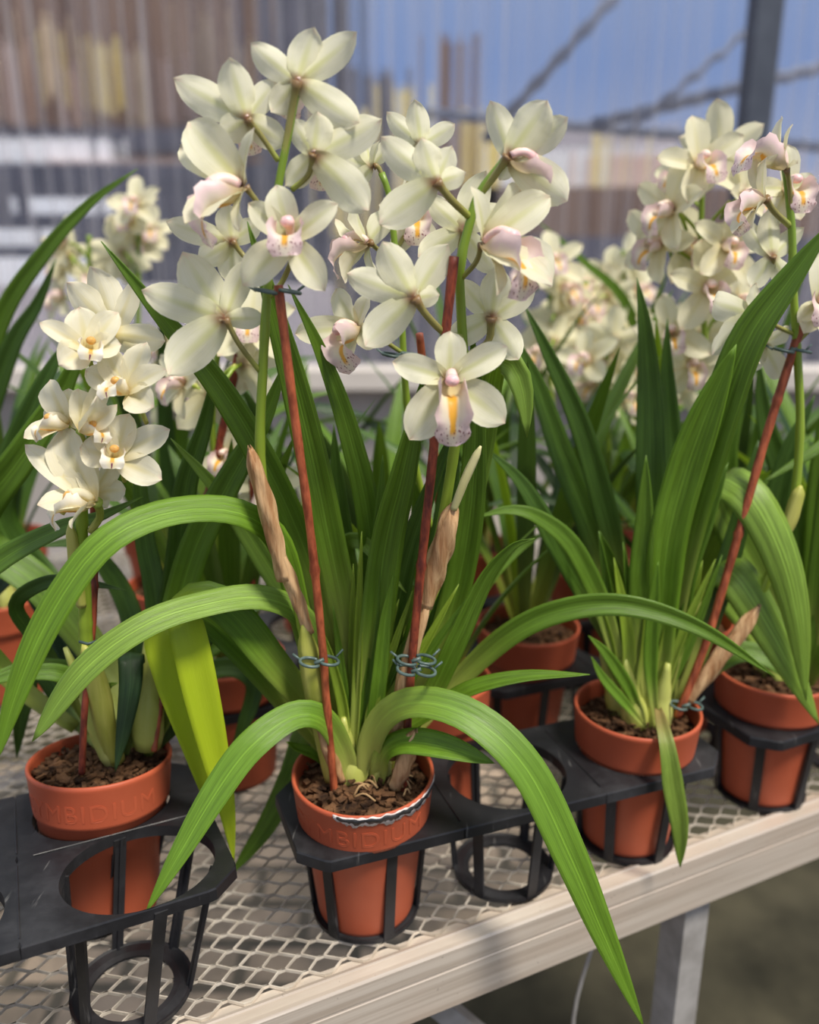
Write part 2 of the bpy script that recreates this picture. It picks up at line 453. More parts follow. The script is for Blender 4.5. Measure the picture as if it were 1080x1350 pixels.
# ------------------------------------------------------------ pots, trays
POTP=[(0.001,.004),(.041,.004),(.0445,.0055),(.0455,.010),(.0550,.108),(.0560,.112),(.0602,.1135),(.0606,.117),(.0634,.149),(.0642,.1515),(.0640,.1545),(.0624,.1555),(.0608,.1545),(.0602,.150),(.0590,.136)]
def pot(plant,p,text=None,tilt=(0,0),turn=0,band=False,soil=.140,chips=160,seed=1,M_pot='pot'):
    R=Matrix.Rotation(tilt[0],4,'X')@Matrix.Rotation(tilt[1],4,'Y')
    prof=POTP
    if band: prof=POTP[:4]+[(.0518,.086),(.0560,.0868),(.0580,.1125),(.0600,.1135)]+POTP[7:]
    mb=MB(); lathe(mb,prof,p,M=R); po=mb.build('pot',M[M_pot],plant,origin=V(p))
    # bark filling
    rr=random.Random(seed); mb=MB(); vs=[];fs=[];nr,ns=14,40
    for i in range(nr):
        for j in range(ns):
            r=.0600*(i/(nr-1)); th=2*math.pi*j/ns; x,y=r*math.cos(th),r*math.sin(th)
            z=soil+.006*(1-(i/(nr-1))**2)+.0055*noise.noise(V((x*70,y*70,seed)))+.003*noise.noise(V((x*220,y*220,seed)))
            vs.append(p+R@V((x,y,z)))
    for i in range(nr-1):
        for j in range(ns): fs.append((i*ns+j,i*ns+(j+1)%ns,(i+1)*ns+(j+1)%ns,(i+1)*ns+j))
    mb.add(vs,fs)
    for _ in range(chips):
        r=.056*math.sqrt(rr.random()); th=rr.uniform(0,6.28)
        q=p+R@V((r*math.cos(th),r*math.sin(th),soil+.004+.006*(1-(r/.06)**2)+rr.uniform(-.002,.003)))
        e=Matrix.Rotation(rr.uniform(0,6.28),3,'Z')@Matrix.Rotation(rr.uniform(-.6,.6),3,'X')
        box(mb,q,(e@V((1,0,0)),e@V((0,1,0)),e@V((0,0,1))),(rr.uniform(.002,.006),rr.uniform(.001,.003),rr.uniform(.0006,.0015)))
    mb.build('potting_bark',M['bark'],plant,smooth=False)
    if text:
        cu=bpy.data.curves.new('lettering','FONT'); cu.body=text; cu.size=.0235; cu.extrude=.00018; cu.align_x='CENTER'; cu.space_character=1.12
        t=bpy.data.objects.new('tmp_text',cu); COL.objects.link(t)
        dg=bpy.context.evaluated_depsgraph_get(); me=bpy.data.meshes.new_from_object(t.evaluated_get(dg))
        bpy.data.objects.remove(t)
        for v in me.vertices:
            x,y,z=v.co; zz=.1215+y; rad=.0606+(zz-.117)/.032*.0028+.0001+z
            a=turn-math.pi/2+x/rad
            q=R@V((rad*math.cos(a),rad*math.sin(a),zz)); v.co=q
        me.name='lettering'; me.materials.append(M[M_pot])
        o=bpy.data.objects.new('lettering',me); COL.objects.link(o); o.parent=po; o['label']='raised capital letters on the pot rim'
    return R
def tray(cells,org,ang,px_,py_,z,label,group,tilt=0.0,hole=.0585,skip_ring=(),shear=0.0,hoff=(0,0)):
    """cells: list of (i,j); pitch px_,py_; deck on height z above bench"""
    ca,sa=math.cos(ang),math.sin(ang); ux=V((ca,sa,0)); uy=V((-sa,ca,0)); O=V((org[0],org[1],BZ))
    root=empty('pot_tray',O,label,'tray',group)
    def W(x,y,zz):
        return O+ux*x+uy*(y*math.cos(tilt))+V((0,0,zz+y*math.sin(-tilt)))
    S=set(cells); mb=MB(); th=.004; sk=.011
    for (i,j) in cells:
        cx,cy=i*px_,j*py_; hx,hy=cx+hoff[0]*(1 if j==0 else -.6),cy+hoff[1]; out=[];inn=[]
        N_=96
        for k in range(N_):
            a=2*math.pi*k/N_; c,s=math.cos(a),math.sin(a)
            r=min(px_/2/max(1e-6,abs(c)),py_/2/max(1e-6,abs(s)))
            ex=(i+(1 if c>0 else -1),j) not in S; ey=(i,j+(1 if s>0 else -1)) not in S
            if ex and ey:
                lim=(px_/2+py_/2)*.84; r=min(r,lim/(abs(c)+abs(s)))
            out.append((cx+r*c,cy+r*s)); inn.append((hx+hole*c,hy+hole*s))
        vs=[W(x,y,z) for x,y in inn]+[W(x,y,z) for x,y in out]+[W(x,y,z-th) for x,y in inn]+[W(x,y,z-th) for x,y in out]+[W(hx+(x-hx)*.985,hy+(y-hy)*.985,z-.010) for x,y in inn]
        vs+= [W(cx+(x-cx)*1.012,cy+(y-cy)*1.012,z-.0015) for x,y in out]+[W(cx+(x-cx)*1.018,cy+(y-cy)*1.018,z-sk) for x,y in out]+[W(cx+(x-cx)*.99,cy+(y-cy)*.99,z-sk) for x,y in out]
        fs=[]
        for k in range(N_):
            q=(k+1)%N_
            fs.append((k,N_+k,N_+q,q)); fs.append((2*N_+k,2*N_+q,3*N_+q,3*N_+k)); fs.append((k,q,4*N_+q,4*N_+k)); fs.append((2*N_+k,4*N_+k,4*N_+q,2*N_+q))
            x,y=(out[k][0]+out[q][0])/2-cx,(out[k][1]+out[q][1])/2-cy
            onx=abs(abs(x)-px_/2)<1e-5; ony=abs(abs(y)-py_/2)<1e-5
            edge=not(onx or ony) or (onx and (i+(1 if x>0 else -1),j) not in S) or (ony and (i,j+(1 if y>0 else -1)) not in S)
            if edge:
                fs.append((N_+k,5*N_+k,5*N_+q,N_+q)); fs.append((5*N_+k,6*N_+k,6*N_+q,5*N_+q)); fs.append((6*N_+k,7*N_+k,7*N_+q,6*N_+q)); fs.append((7*N_+k,3*N_+k,3*N_+q,7*N_+q))
        mb.add(vs,fs)
        # moulded ridge lines between the cells
        for (di,dj) in ((1,0),(0,1)):
            if (i+di,j+dj) in S:
                a=W(cx+di*px_/2-(dj*px_*.42),cy+dj*py_/2-(di*py_*.42),z+.0006); b=W(cx+di*px_/2+(dj*px_*.42),cy+dj*py_/2+(di*py_*.42),z)
                tube(mb,[a,b],.0007,6)
    mb.build('deck',M['tray'],root,smooth=False)
    for (i,j) in cells:
        if (i,j) in skip_ring: continue
        cx,cy=i*px_+hoff[0]*(1 if j==0 else -.6),j*py_+hoff[1]; mb=MB()
        b=W(cx-shear,cy,0); b.z=BZ
        dz=W(cx,cy,z).z-BZ
        ns=40
        prof=[(.0345,.0015),(.0345,.0035),(.0400,.0045),(.0480,.0045),(.0505,.0055),(.0505,.0015),(.0345,.0015)]
        lathe(mb,prof,b,40)
        ax=W(cx,cy,z)
        for k in range(6):
            a=ang+math.pi/6+math.pi*k/3+.12; r=V((math.cos(a),math.sin(a),0)); t=V((-math.sin(a),math.cos(a),0))
            top=ax+r*(hole+.0005); top.z=W(cx,cy,0).z+z-.005+ (r.dot(uy)*hole*math.sin(-tilt)); bot=b+r*.0497+V((0,0,.002))
            d=(top-bot).normalized(); L=(top-bot).length; nrm=d.cross(t)
            box(mb,(top+bot)/2,(t,nrm,d),(.0050,.0014,L/2)); box(mb,(top+bot)/2-nrm*.002*(-1 if nrm.dot(r)<0 else 1),(t,nrm,d),(.0011,.0022,L/2))
        mb.build('basket',M['tray'],root,smooth=False)
    return root
def clip(plant,p,r1=.008,dirn=V((1,0,0)),tilt=0.2):
    mb=MB(); a=dirn.normalized(); b=V((0,0,1)).cross(a).normalized()
    for s in (-1,1):
        c=p+a*(s*.0075); pts=[]
        for k in range(15):
            th=math.radians(40+k*20)*1; pts.append(c+a*(-s*.0085*math.cos(th))+b*(.0085*math.sin(th))+V((0,0,tilt*.008*math.cos(th)*s)))
        tube(mb,pts,.0014,7)
    tube(mb,[p-a*.004-V((0,0,.0015)),p+a*.004+V((0,0,.0015))],.0018,8)
    for s in (-1,1): tube(mb,[p+a*(s*.015)+b*.006,p+a*(s*.021)+b*.010+V((0,0,.004))],.0010,6)
    return mb.build('plant_clip',M['clip'],plant)
def stake(plant,pts,wpx,mat='stake',rings=3,n=22):
    W=[P(*q) for q in pts]; c=catmull(W,n); r=wpx*depth(W[len(W)//2])/F/2
    ks=[random.uniform(.1,.9) for _ in range(rings)]
    mb=MB(); cc=catmull(W,80); tube(mb,cc,lambda t:r*(1+.28*sum(math.exp(-((t-k)/.006)**2) for k in ks)+.04*math.sin(t*60)),12)
    return mb.build('stake',M[mat],plant)
def stem(plant,pts,w0,w1,mat='stem',name='flower_stem',nodes=5,n=70):
    W=[P(*q) if len(q)==3 else q for q in pts]; dd=depth(W[len(W)//2]); cc=catmull(W,n)
    mb=MB(); tube(mb,cc,lambda t:(w0+(w1-w0)*t)*dd/F/2*(1+.13*max(0,math.cos(t*nodes*2*math.pi))**12),12)
    return mb.build(name,M[mat],plant)
def sheath(plant,pts,wpx,mat='sheath',ragged=True,name='dry_sheath',label=None):
    """papery bract wrapped round a stem: an open curled sheet"""
    W=[P(*q) for q in pts]; dd=depth(W[0]); n=22; cc=catmull(W,n); mb=MB(); vs=[];uv=[];fs=[];m=13
    for i,p in enumerate(cc):
        t=i/(n-1); T=(cc[min(i+1,n-1)]-cc[max(0,i-1)]).normalized(); s=T.cross(CN).normalized(); b=s.cross(T)
        if b.dot(CN)<0: b=-b
        w=wpx*dd/F/2*(.75+.35*math.sin(t*math.pi))*(1-.0*t)
        for j in range(m):
            a=(-.35+1.7*j/(m-1))*math.pi*1.0
            k=1+.12*math.sin(j*2.3+t*5)+(.12*math.sin(j*5+t*17) if ragged else 0)
            if t>.86: k*=max(.12,1-((t-.86)/.14)**1.5*.85)
            vs.append(p+s*(w*k*math.cos(a))+b*(w*k*.8*math.sin(a))+T*(.004*math.sin(j*2.1)*t if ragged else 0)); uv.append((t,j/(m-1)))
    for i in range(n-1):
        for j in range(m-1):
            x=i*m+j; fs.append((x,x+1,x+m+1,x+m))
    mb.add(vs,fs,uv); o=mb.build(name,M[mat],plant)
    sd=o.modifiers.new('thickness','SOLIDIFY'); sd.thickness=.0005
    if label:o['label']=label
    return o
def bulb(plant,p,h,r,lean=V((0,0,1)),name='pseudobulb'):
    mb=MB(); l=lean.normalized(); pts=[p+l*(h*t) for t in [i/11 for i in range(12)]]
    tube(mb,pts,lambda t:r*(.75+.25*math.sin(min(1,t*2.2)*math.pi*.9))*(1-.8*t**1.6)*(1+.04*math.sin(t*22)),14)
    return mb.build(name,M['bulb'],plant)
random.seed(5)
# ------------------------------------------------------------ bench
BA=math.radians(25.4); BU=V((math.cos(BA),math.sin(BA),0)); BW=V((-math.sin(BA),math.cos(BA),0)); E0=V((-.167,.556,0)); UZ=V((0,0,1))
def B(a,b,z): return E0+BU*a+BW*b+V((0,0,z))
bench=empty('greenhouse_bench',B(.4,.4,0),'long galvanised wire mesh greenhouse bench with a weathered beige metal front rail','bench')
mb=MB(); h=.0104; cl=.036; wd=.0010; a0,a1=-.45,1.35
nrow=int(1.25/h); 
for r in range(nrow):
    b=.012+r*h; pts=[]; na=int((a1-a0)/cl)
    for k in range(na):
        s=1 if (r%2==0) else -1
        x=a0+k*cl
        pts+= [(x,b+s*h*.46),(x+cl*.13,b+s*h*.50),(x+cl*.45,b-s*h*.46),(x+cl*.63,b-s*h*.50)]
    vs=[];fs=[]
    for (x,y) in pts:
        vs+=[B(x,y-wd,BZ-.0028),B(x,y-wd*.6,BZ-.0002),B(x,y+wd*.6,BZ-.0002),B(x,y+wd,BZ-.0028)]
    for k in range(len(pts)-1):
        for q in range(4):
            fs.append((4*k+q,4*k+(q+1)%4,4*k+4+(q+1)%4,4*k+4+q))
    mb.add(vs,fs)
mb.build('mesh_top',M['mesh'],bench,smooth=False)
mb=MB()
prof=[(.014,BZ-.004),(.001,BZ-.003),(.000,BZ+.0035),(-.0035,BZ+.0045),(-.0045,BZ+.003),(-.0125,BZ+.002),(-.0135,BZ+.0032),(-.0170,BZ+.0030),(-.0185,BZ+.0005),(-.0185,BZ-.018),(-.0178,BZ-.019),(-.0178,BZ-.021),(-.0185,BZ-.022),(-.0185,BZ-.064),(-.0170,BZ-.066),(.006,BZ-.066),(.006,BZ-.063),(-.0155,BZ-.063),(-.0155,BZ-.006),(.014,BZ-.008)]
vs=[];n=24
for i in range(n+1):
    a=-.6+2.2*i/n
    for (b,z) in prof: vs.append(B(a,b,z))
m=len(prof)
mb.add(vs,[(i*m+j,i*m+(j+1)%m,(i+1)*m+(j+1)%m,(i+1)*m+j) for i in range(n) for j in range(m)]+[tuple(range(m)),tuple(n*m+j for j in range(m-1,-1,-1))])
mb.build('front_rail',M['rail'],bench,smooth=False)
for b in (.45,.9,1.24):
    mb=MB(); box(mb,B(.5,b,BZ-.022),(BU,BW,UZ),(1.1,.015,.015)); mb.build('support_beam',M['steel'],bench,smooth=False)
for a in (-.35,.535,1.4):
    mb=MB(); box(mb,B(a,.62,BZ-.05),(BU,BW,UZ),(.015,.63,.014)); mb.build('cross_beam',M['steel'],bench,smooth=False)
def leg(a,b):
    mb=MB(); box(mb,B(a,b,.318),(BU,BW,UZ),(.017,.0022,.318)); box(mb,B(a-.0150,b+.0165,.318),(BU,BW,UZ),(.0022,.0165,.318))
    box(mb,B(a,b+.012,.004),(BU,BW,UZ),(.03,.03,.004)); mb.build('leg',M['steel'],bench,smooth=False)
for a in (-.38,.535,1.43):
    leg(a,.002); leg(a,1.2)
def bar(name,p,q,r,mat,parent):
    d=(q-p).normalized(); s=d.cross(UZ).normalized(); t=s.cross(d); mb=MB(); box(mb,(p+q)/2,(d,s,t),((q-p).length/2,r,r*.25)); 
    box(mb,(p+q)/2-t*r*.5+s*r*.9,(d,s,t),((q-p).length/2,r*.2,r*.7)); return mb.build(name,mat,parent,smooth=False)
bar('brace',B(.22,.06,.60),B(.53,.06,.18),.014,M['steel'],bench)
bar('brace',B(.53,.30,.62),B(.53,1.1,.2),.014,M['steel'],bench)
mb=MB(); tube(mb,catmull([B(.42,.02,.63),B(.40,.03,.50),B(.405,.03,.36),B(.38,.05,.1)],20),.0022,8); mb.build('hanging_wire',M['steel'],bench)

# ------------------------------------------------------------ trays
tray([(0,0),(1,0),(2,0)],(-.042,.690),math.radians(20.5),.146,.128,.114,'black plastic pot tray under the middle orchid, empty cup between two terracotta pots','black plastic pot trays')
tray([(0,0),(0,1),(-1,0),(-1,1),(-2,0),(-2,1)],(-.231,.593),math.radians(25),.162,.122,.121,'dusty black plastic pot tray at the left with an empty round cup','black plastic pot trays',tilt=.12,hole=.0615,shear=.016,hoff=(.010,0))
tray([(0,0),(1,0),(0,1),(1,1)],(.408,.878),math.radians(25),.146,.128,.112,'black plastic pot tray at the right bench edge holding the rightmost terracotta pot','black plastic pot trays')
tray([(0,0),(1,0),(0,1),(1,1)],(.135,.985),math.radians(22),.146,.130,.112,'black plastic pot tray in the shade behind the middle orchid','black plastic pot trays')
tray([(0,0),(1,0),(0,1),(1,1)],(-.215,.915),math.radians(24),.146,.130,.112,'black plastic pot tray behind the left orchid, half hidden by drooping leaves','black plastic pot trays')

# ------------------------------------------------------------ middle orchid
A=empty('potted_orchid',(-.042,.690,BZ),'tall cream cymbidium orchid in the middle, terracotta pot with a chipped black and white rim','orchid','potted orchids on the bench')
RA=pot(A,V((-.042,.690,BZ+.001)),'CYMBIDIUM',tilt=(math.radians(3),0),turn=-.1,soil=.136,seed=2,chips=260)
# torn black and white film on the rim
rr=random.Random(9)
def rimstrip(name,mat,a0,a1,za,zb,jag,off):
    mb=MB(); n=70; vs=[];uv=[];fs=[]
    for i in range(n+1):
        t=i/n; a=a0+(a1-a0)*t; e=min(1,min(t,1-t)*7)
        lo=zb+ (za-zb)*(1-e)*.7+jag*noise.noise(V((t*16,off*900,1)))+jag*.6*noise.noise(V((t*45,3,1)))
        hi=za+jag*.4*noise.noise(V((t*22,7,off*500)))
        for z in (hi,(hi+lo)/2,lo):
            rad=.0642+off if z>.150 else .0606+(z-.117)/.032*.0028+off+.0002
            vs.append(V((-.042,.690,BZ+.001))+RA@V((rad*math.cos(a),rad*math.sin(a),z))); uv.append((t,z))
    for i in range(n):
        for k in range(2): x=i*3+k; fs.append((x,x+3,x+4,x+1))
    mb.add(vs,fs,uv); o=mb.build(name,mat,A); s=o.modifiers.new('t','SOLIDIFY'); s.thickness=.0003; return o
M['film_white']=simple('white_film',(.80,.74,.70),(.62,.52,.48),60,.5); M['film_black']=simple('black_film',(.015,.015,.017),(.05,.05,.05),60,.35)
rimstrip('torn_label_backing',M['film_white'],math.radians(-110),math.radians(-5),.1552,.1455,.0050,.0004)
rimstrip('torn_black_label',M['film_black'],math.radians(-107),math.radians(-12),.1540,.1488,.0040,.0009)
bp=V((-.042,.692,BZ+.135))
for dx,dy,h_,r_,l in ((-.008,-.004,.075,.0135,(-.12,0,1)),(.012,.002,.075,.013,(.12,-.05,1)),(-.022,.016,.07,.012,(-.25,.1,1)),(.030,.018,.06,.012,(.3,.15,1)),(.002,.02,.07,.012,(0,.1,1))):
    bulb(A,bp+V((dx,dy,-.004)),h_,r_,V(l))
# dry roots and fibres
for k in range(16):
    mb=MB(); a=random.uniform(0,6.3); r=random.uniform(.0,.045); p=bp+V((.012+r*math.cos(a)*.8,-.022+r*math.sin(a)*.5,.010)); q=p+V((random.uniform(-.02,.02),random.uniform(-.01,.01),.0)); m_=(p+q)/2+V((0,0,random.uniform(.003,.010)))
    tube(mb,catmull([p,m_,q],8),random.uniform(.0005,.0011),5); mb.build('dry_root',M['straw'],A)
Y0=.69
L=hleaf
# large arching leaves in front
L(A,[(488,1050,.69),(487,985,.68),(512,940,.67),(560,926,.655),(628,950,.64),(695,1015,.62),(750,1125,.60),(797,1235,.59),(850,1356,.585)],50,'leaf_bright',up=.45,full=.42,taper=.5,pw=2.0,n=44,fold=.2)
L(A,[(470,1050,.685),(452,990,.675),(425,948,.66),(385,945,.645),(330,985,.62),(285,1045,.60),(240,1120,.58),(191,1205,.56)],43,'leaf_bright',up=.5,full=.5,taper=.5,n=40,fold=.2)
L(A,[(498,1030,.685),(507,995,.675),(535,979,.66),(585,985,.645),(652,1006,.63)],40,'leaf_bright',up=.8,full=.55,taper=.55,fold=.25,n=26)
L(A,[(492,1030,.70),(520,975,.70),(570,940,.69),(620,910,.68),(690,893,.67),(778,889,.66)],36,'leaf_mid',up=.7,rot=.5,full=.5,taper=.45)
L(A,[(450,1000,.70),(405,930,.695),(355,868,.685),(312,815,.675),(275,790,.665),(246,806,.66),(258,880,.655),(278,970,.655),(298,1060,.655),(309,1138,.66)],49,'leaf_backlit',up=.35,full=.3,taper=.60,pw=1.5,n=54,fold=.22,label='broad yellow-green leaf folded over and hanging at its tip')
L(A,[(440,1000,.715),(380,930,.71),(320,860,.70),(262,812,.69),(212,828,.68),(222,890,.675),(252,980,.675),(282,1082,.68)],40,'leaf_backlit',up=.3,full=.3,taper=.6,pw=1.7,n=50,fold=.2)
L(A,[(445,1000,.72),(425,880,.705),(400,815,.69),(345,788,.67),(270,797,.645),(190,825,.62),(110,885,.60),(42,978,.59)],38,'leaf_pale',up=.7,full=.5,taper=.78,pw=2.6,n=44,fold=.12)
L(A,[(440,1000,.72),(400,830,.70),(370,720,.68),(325,680,.66),(262,671,.64),(190,686,.615),(125,728,.595),(65,815,.58),(25,905,.57),(-8,1010,.56)],42,'leaf_bright',up=.7,full=.5,taper=.75,n=46,fold=.12)
L(A,[(455,1040,.72),(425,1000,.71),(390,985,.70),(378,978,.69)],18,'leaf_bright',fold=.4)
L(A,[(440,1010,.75),(405,960,.75),(385,1020,.74),(352,1088,.73),(303,1155,.72)],32,'leaf_mid',up=.4,full=.4)
# upright fan
up=[([(478,1020,.70),(462,860,.71),(432,700,.70),(402,560,.69),(365,420,.68),(326,292,.67)],46,'leaf_mid'),
([(470,1000,.72),(440,850,.73),(400,720,.73),(350,610,.72),(290,510,.71),(210,412,.70),(133,318,.69)],44,'leaf_mid'),
([(490,1000,.73),(492,860,.74),(487,700,.74),(462,580,.73),(425,470,.72),(380,375,.71)],36,'leaf_mid'),
([(484,1010,.70),(492,850,.70),(508,720,.70),(532,620,.69),(560,490,.68)],50,'leaf_mid'),
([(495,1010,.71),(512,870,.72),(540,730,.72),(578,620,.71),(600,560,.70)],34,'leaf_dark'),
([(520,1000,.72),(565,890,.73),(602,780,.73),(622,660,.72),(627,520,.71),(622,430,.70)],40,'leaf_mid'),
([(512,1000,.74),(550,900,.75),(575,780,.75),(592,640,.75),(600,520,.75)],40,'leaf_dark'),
([(520,1010,.70),(560,930,.70),(600,850,.695),(640,765,.69),(675,722,.68),(705,710,.67)],30,'leaf_mid'),
([(482,1010,.74),(470,880,.76),(455,740,.77),(445,640,.77),(440,560,.77)],36,'leaf_dark'),
([(474,1010,.73),(452,900,.74),(428,820,.74),(415,760,.74),(425,715,.73)],30,'leaf_dark'),
([(496,1010,.69),(500,900,.69),(508,820,.69),(518,760,.69)],22,'leaf_bright'),
([(505,1010,.70),(525,900,.71),(548,820,.71),(575,740,.71)],24,'leaf_bright'),
([(480,1010,.71),(490,920,.72),(496,820,.73),(500,700,.73),(505,600,.73)],26,'leaf_mid'),
([(470,1010,.74),(450,930,.75),(400,820,.76),(350,740,.76),(290,650,.75),(225,578,.74)],32,'leaf_pale'),
([(530,1000,.74),(600,900,.75),(680,830,.74),(760,800,.73),(840,800,.72),(930,832,.71),(1022,892,.70)],34,'leaf_mid'),
([(500,1000,.73),(480,900,.75),(470,800,.76),(455,722,.76),(478,715,.74),(505,745,.72),(536,782,.71)],30,'leaf_pale'),
([(515,1000,.76),(585,800,.77),(630,610,.75),(645,500,.72),(655,476,.70),(670,476,.69),(684,496,.685),(692,530,.683),(695,577,.683)],40,'leaf_pale'),
]
for k,(pts,w,mt) in enumerate(up):
    x=pts[0][0]; pts=[(474+(x-482)*.55,1058,.688+.004*(k%4))]+[(474+(x-482)*.9,1000,pts[0][2])]+pts[1:]
    mt={'leaf_mid':'leaf_mid_up','leaf_dark':'leaf_dark_up'}.get(mt,mt); tip=pts[-1][:2]==(695,577)
    L(A,pts,w,mt,up=.2,full=.42,taper=.84 if tip else .5,fold=.25 if tip else .35,base=.36,n=50,rot=.0 if tip else random.uniform(-.35,.35))
# slender pale inner leaves and leaf bases of the fan
for k in range(11):
    x0=452+6*k+random.uniform(-3,3); x1=420+20*k+random.uniform(-8,8); x2=380+34*k+random.uniform(-25,25); yt=random.uniform(700,840)
    L(A,[(466+(k-5)*4,1056,.683+.003*(k%3)),(x0-4,1000,.687+.004*(k%3)),(x0,940,.69+.005*(k%3)),(x1*.5+x0*.5,860,.695+.005*(k%3)),(x1,yt-20,.70)],random.uniform(13,20),('leaf_base','leaf_mid','leaf_base')[k%3],up=.2,full=.3,base=.8,fold=.5,taper=.4,n=22,rot=random.uniform(-.5,.5))
# two stakes, two spikes, clips
stake(A,[(444,1076,.668),(431,930,.664),(425,850,.66),(408,690,.652),(386,530,.645),(367,376,.64)],11.5,'stake',3)
stake(A,[(532,1052,.675),(541,900,.674),(552,780,.67),(569,620,.665),(582,490,.66),(599,338,.655)],12.5,'stake_dark',3)
S1=[(440,1040,.69),(424,960,.685),(408,870,.68),(393,800,.675),(372,735,.67),(352,670,.665),(343,590,.66),(347,480,.655),(352,390,.655),(360,300,.66),(369,235,.66),(382,168,.66),(392,112,.66)]
stem(A,S1,19,9,nodes=7)
S2=[(522,1020,.70),(528,930,.70),(545,850,.695),(571,750,.69),(590,650,.685),(602,570,.68),(611,490,.68),(608,410,.675),(607,350,.67),(622,285,.67),(634,252,.67),(669,208,.665)]
stem(A,S2,19,11,nodes=7)
sheath(A,[(374,765,.662),(362,710,.658),(345,645,.655),(330,592,.652)],19)
sheath(A,[(408,835,.670),(392,790,.668),(374,745,.662),(360,705,.66)],15)
sheath(A,[(440,1030,.68),(424,950,.675),(412,890,.67),(400,822,.668)],25,'sheath_green',False,'leaf_sheath')
sheath(A,[(450,1030,.675),(432,985,.668),(424,950,.664)],14)
sheath(A,[(560,800,.682),(574,750,.68),(588,705,.676),(599,665,.676)],24)
sheath(A,[(515,1000,.682),(527,930,.68),(542,860,.68),(566,790,.68)],17)
sheath(A,[(598,672,.672),(612,635,.668),(634,588,.665)],9,'sheath_pale',False,'bract')
sheath(A,[(520,1040,.672),(535,1000,.665),(548,965,.662)],18)
clip(A,P(421,872,.655),dirn=V((1,.2,0))); clip(A,P(549,870,.665),dirn=V((1,.1,0))); clip(A,P(549,884,.655),dirn=V((1,-.1,0)))
clip(A,P(366,384,.64),dirn=V((1,.2,0)))
mb=MB(); box(mb,P(613,567,.655),(CR,CU,CN),(.0035,.003,.001)); tube(mb,catmull([P(600,562,.66),P(611,552,.655),P(613,565,.654)],8),.0008,6); mb.build('wire_tie',M['clip'],A)
# blooms of the left spike
fl=flower
fl(A,(392,107,.655),(-.15,.25,-.95),[(414,38,None,1.25),(331,57,None,1.15),(470,43),(474,163,None,1.05),(358,148)],pts=[(384,150,.658),(373,215,.66)],pedr=.0024)
fl(A,(326,157,.65),(-.3,.3,-.9),[(302,77,None,1.2),(230,104),(364,104),(378,190,None,1.05),(291,180)],pts=[(345,180,.655),(367,212,.66)])
fl(A,(413,203,.65),(.2,.25,-.93),[(419,147,None,1.15),(383,158,None,1.0),(503,157,None,1.15),(486,278,None,1.05),(376,245)],pts=[(407,230,.655),(385,250,.66)])
fl(A,(322,246,.645),(-.93,-.02,.36),[(247,159,.004,1.1,(-.5,.4,.77)),(238,190,-.016,1.0,(-.5,.4,.77)),(335,168,.022,.8,(-.75,0,.65)),(243,293,.016,1.2,(-.3,.45,.84)),(313,304,.02,.65,(-.75,0,.65))],pts=[(340,268,.65),(358,300,.66)],lipn=(-.85,-.25,.35),lipup=(0.15,1,0),lsc=1.25)
fl(A,(306,318,.67),(-.3,.2,-.9),[(300,268),(219,292,None,.95),(345,290),(262,345),(306,375)],pts=[(322,338,.67),(345,360,.66)],lip=False)
fl(A,(384,317,.64),(-.02,-.12,.99),[(364,243,None,1.1),(328,268,None,1.05),(445,268,None,1.1),(320,376,None,1.15),(428,383,None,1.1)],pts=[(385,340,.655),(372,372,.66),(355,392,.655)],lsc=1.05,droop=.85,lipn=(0,.22,1),lipup=(0,1,-.2))
fl(A,(297,420,.64),(-.35,.25,-.9),[(241,333,None,1.15),(188,383),(330,342,None,1.0),(221,493,None,1.15),(350,420,None,.8)],pts=[(316,455,.645),(343,490,.655)],lip=False)
# blooms of the right spike
fl(A,(670,206,.66),(.35,.25,-.9),[(722,132,None,1.35),(646,133,None,1.15),(749,155,None,1.1),(749,265,None,1.15),(660,238,None,.7)],pts=[(652,232,.665),(633,256,.67)],lipn=(.8,-.1,-.2),pedr=.0026)
fl(A,(576,240,.65),(-.1,.2,-.95),[(556,182,None,1.0),(502,181,None,1.1),(596,192,None,1.0),(500,296,None,1.15),(614,228,None,.8)],pts=[(596,264,.655),(619,286,.67)],lip=False,pedr=.0026)
fl(A,(611,303,.69),(-.1,.15,-.95),[(640,227,None,1.1),(566,262,None,1.0),(662,270),(551,339,None,1.1),(655,360)],pts=[(607,325,.69),(606,350,.675)],lip=False)
fl(A,(636,322,.65),(.62,.0,.78),[(690,247,None,1.15),(725,258,.004,1.1,(.3,.2,.93)),(622,246,None,.9),(729,373,.018,1.35,(.2,.45,.87)),(658,388,.02,.7,(.75,0,.66))],pts=[(628,345,.66),(610,366,.67)],lipn=(.72,-.12,.6),lipup=(0,1,.1),lsc=1.35)
fl(A,(547,393,.64),(-.2,.22,-.93),[(504,318,None,1.15),(457,361,None,1.05),(592,322,None,1.25),(481,456,None,1.15),(579,388,None,.8)],pts=[(562,415,.645),(585,438,.66),(608,445,.672)],lip=False,pedr=.0026)
fl(A,(648,419,.675),(.15,.1,-.96),[(657,350,None,1.2),(605,368,None,1.05),(705,377,None,1.15),(588,450,None,1.1),(684,474,None,1.2)],pts=[(645,448,.68),(630,462,.68),(612,470,.68)],lip=False,pedr=.0028)
fl(A,(592,500,.63),(.08,-.05,.99),[(594,436,None,1.15),(517,477,None,1.15),(669,456,None,1.0),(540,580,None,1.2),(667,558,None,1.15)],pts=[(596,520,.645),(606,540,.66),(610,520,.675)],lsc=1.1,droop=1.3,lipn=(.06,-.30,.93),lipup=(0,1,.3),k=.02)

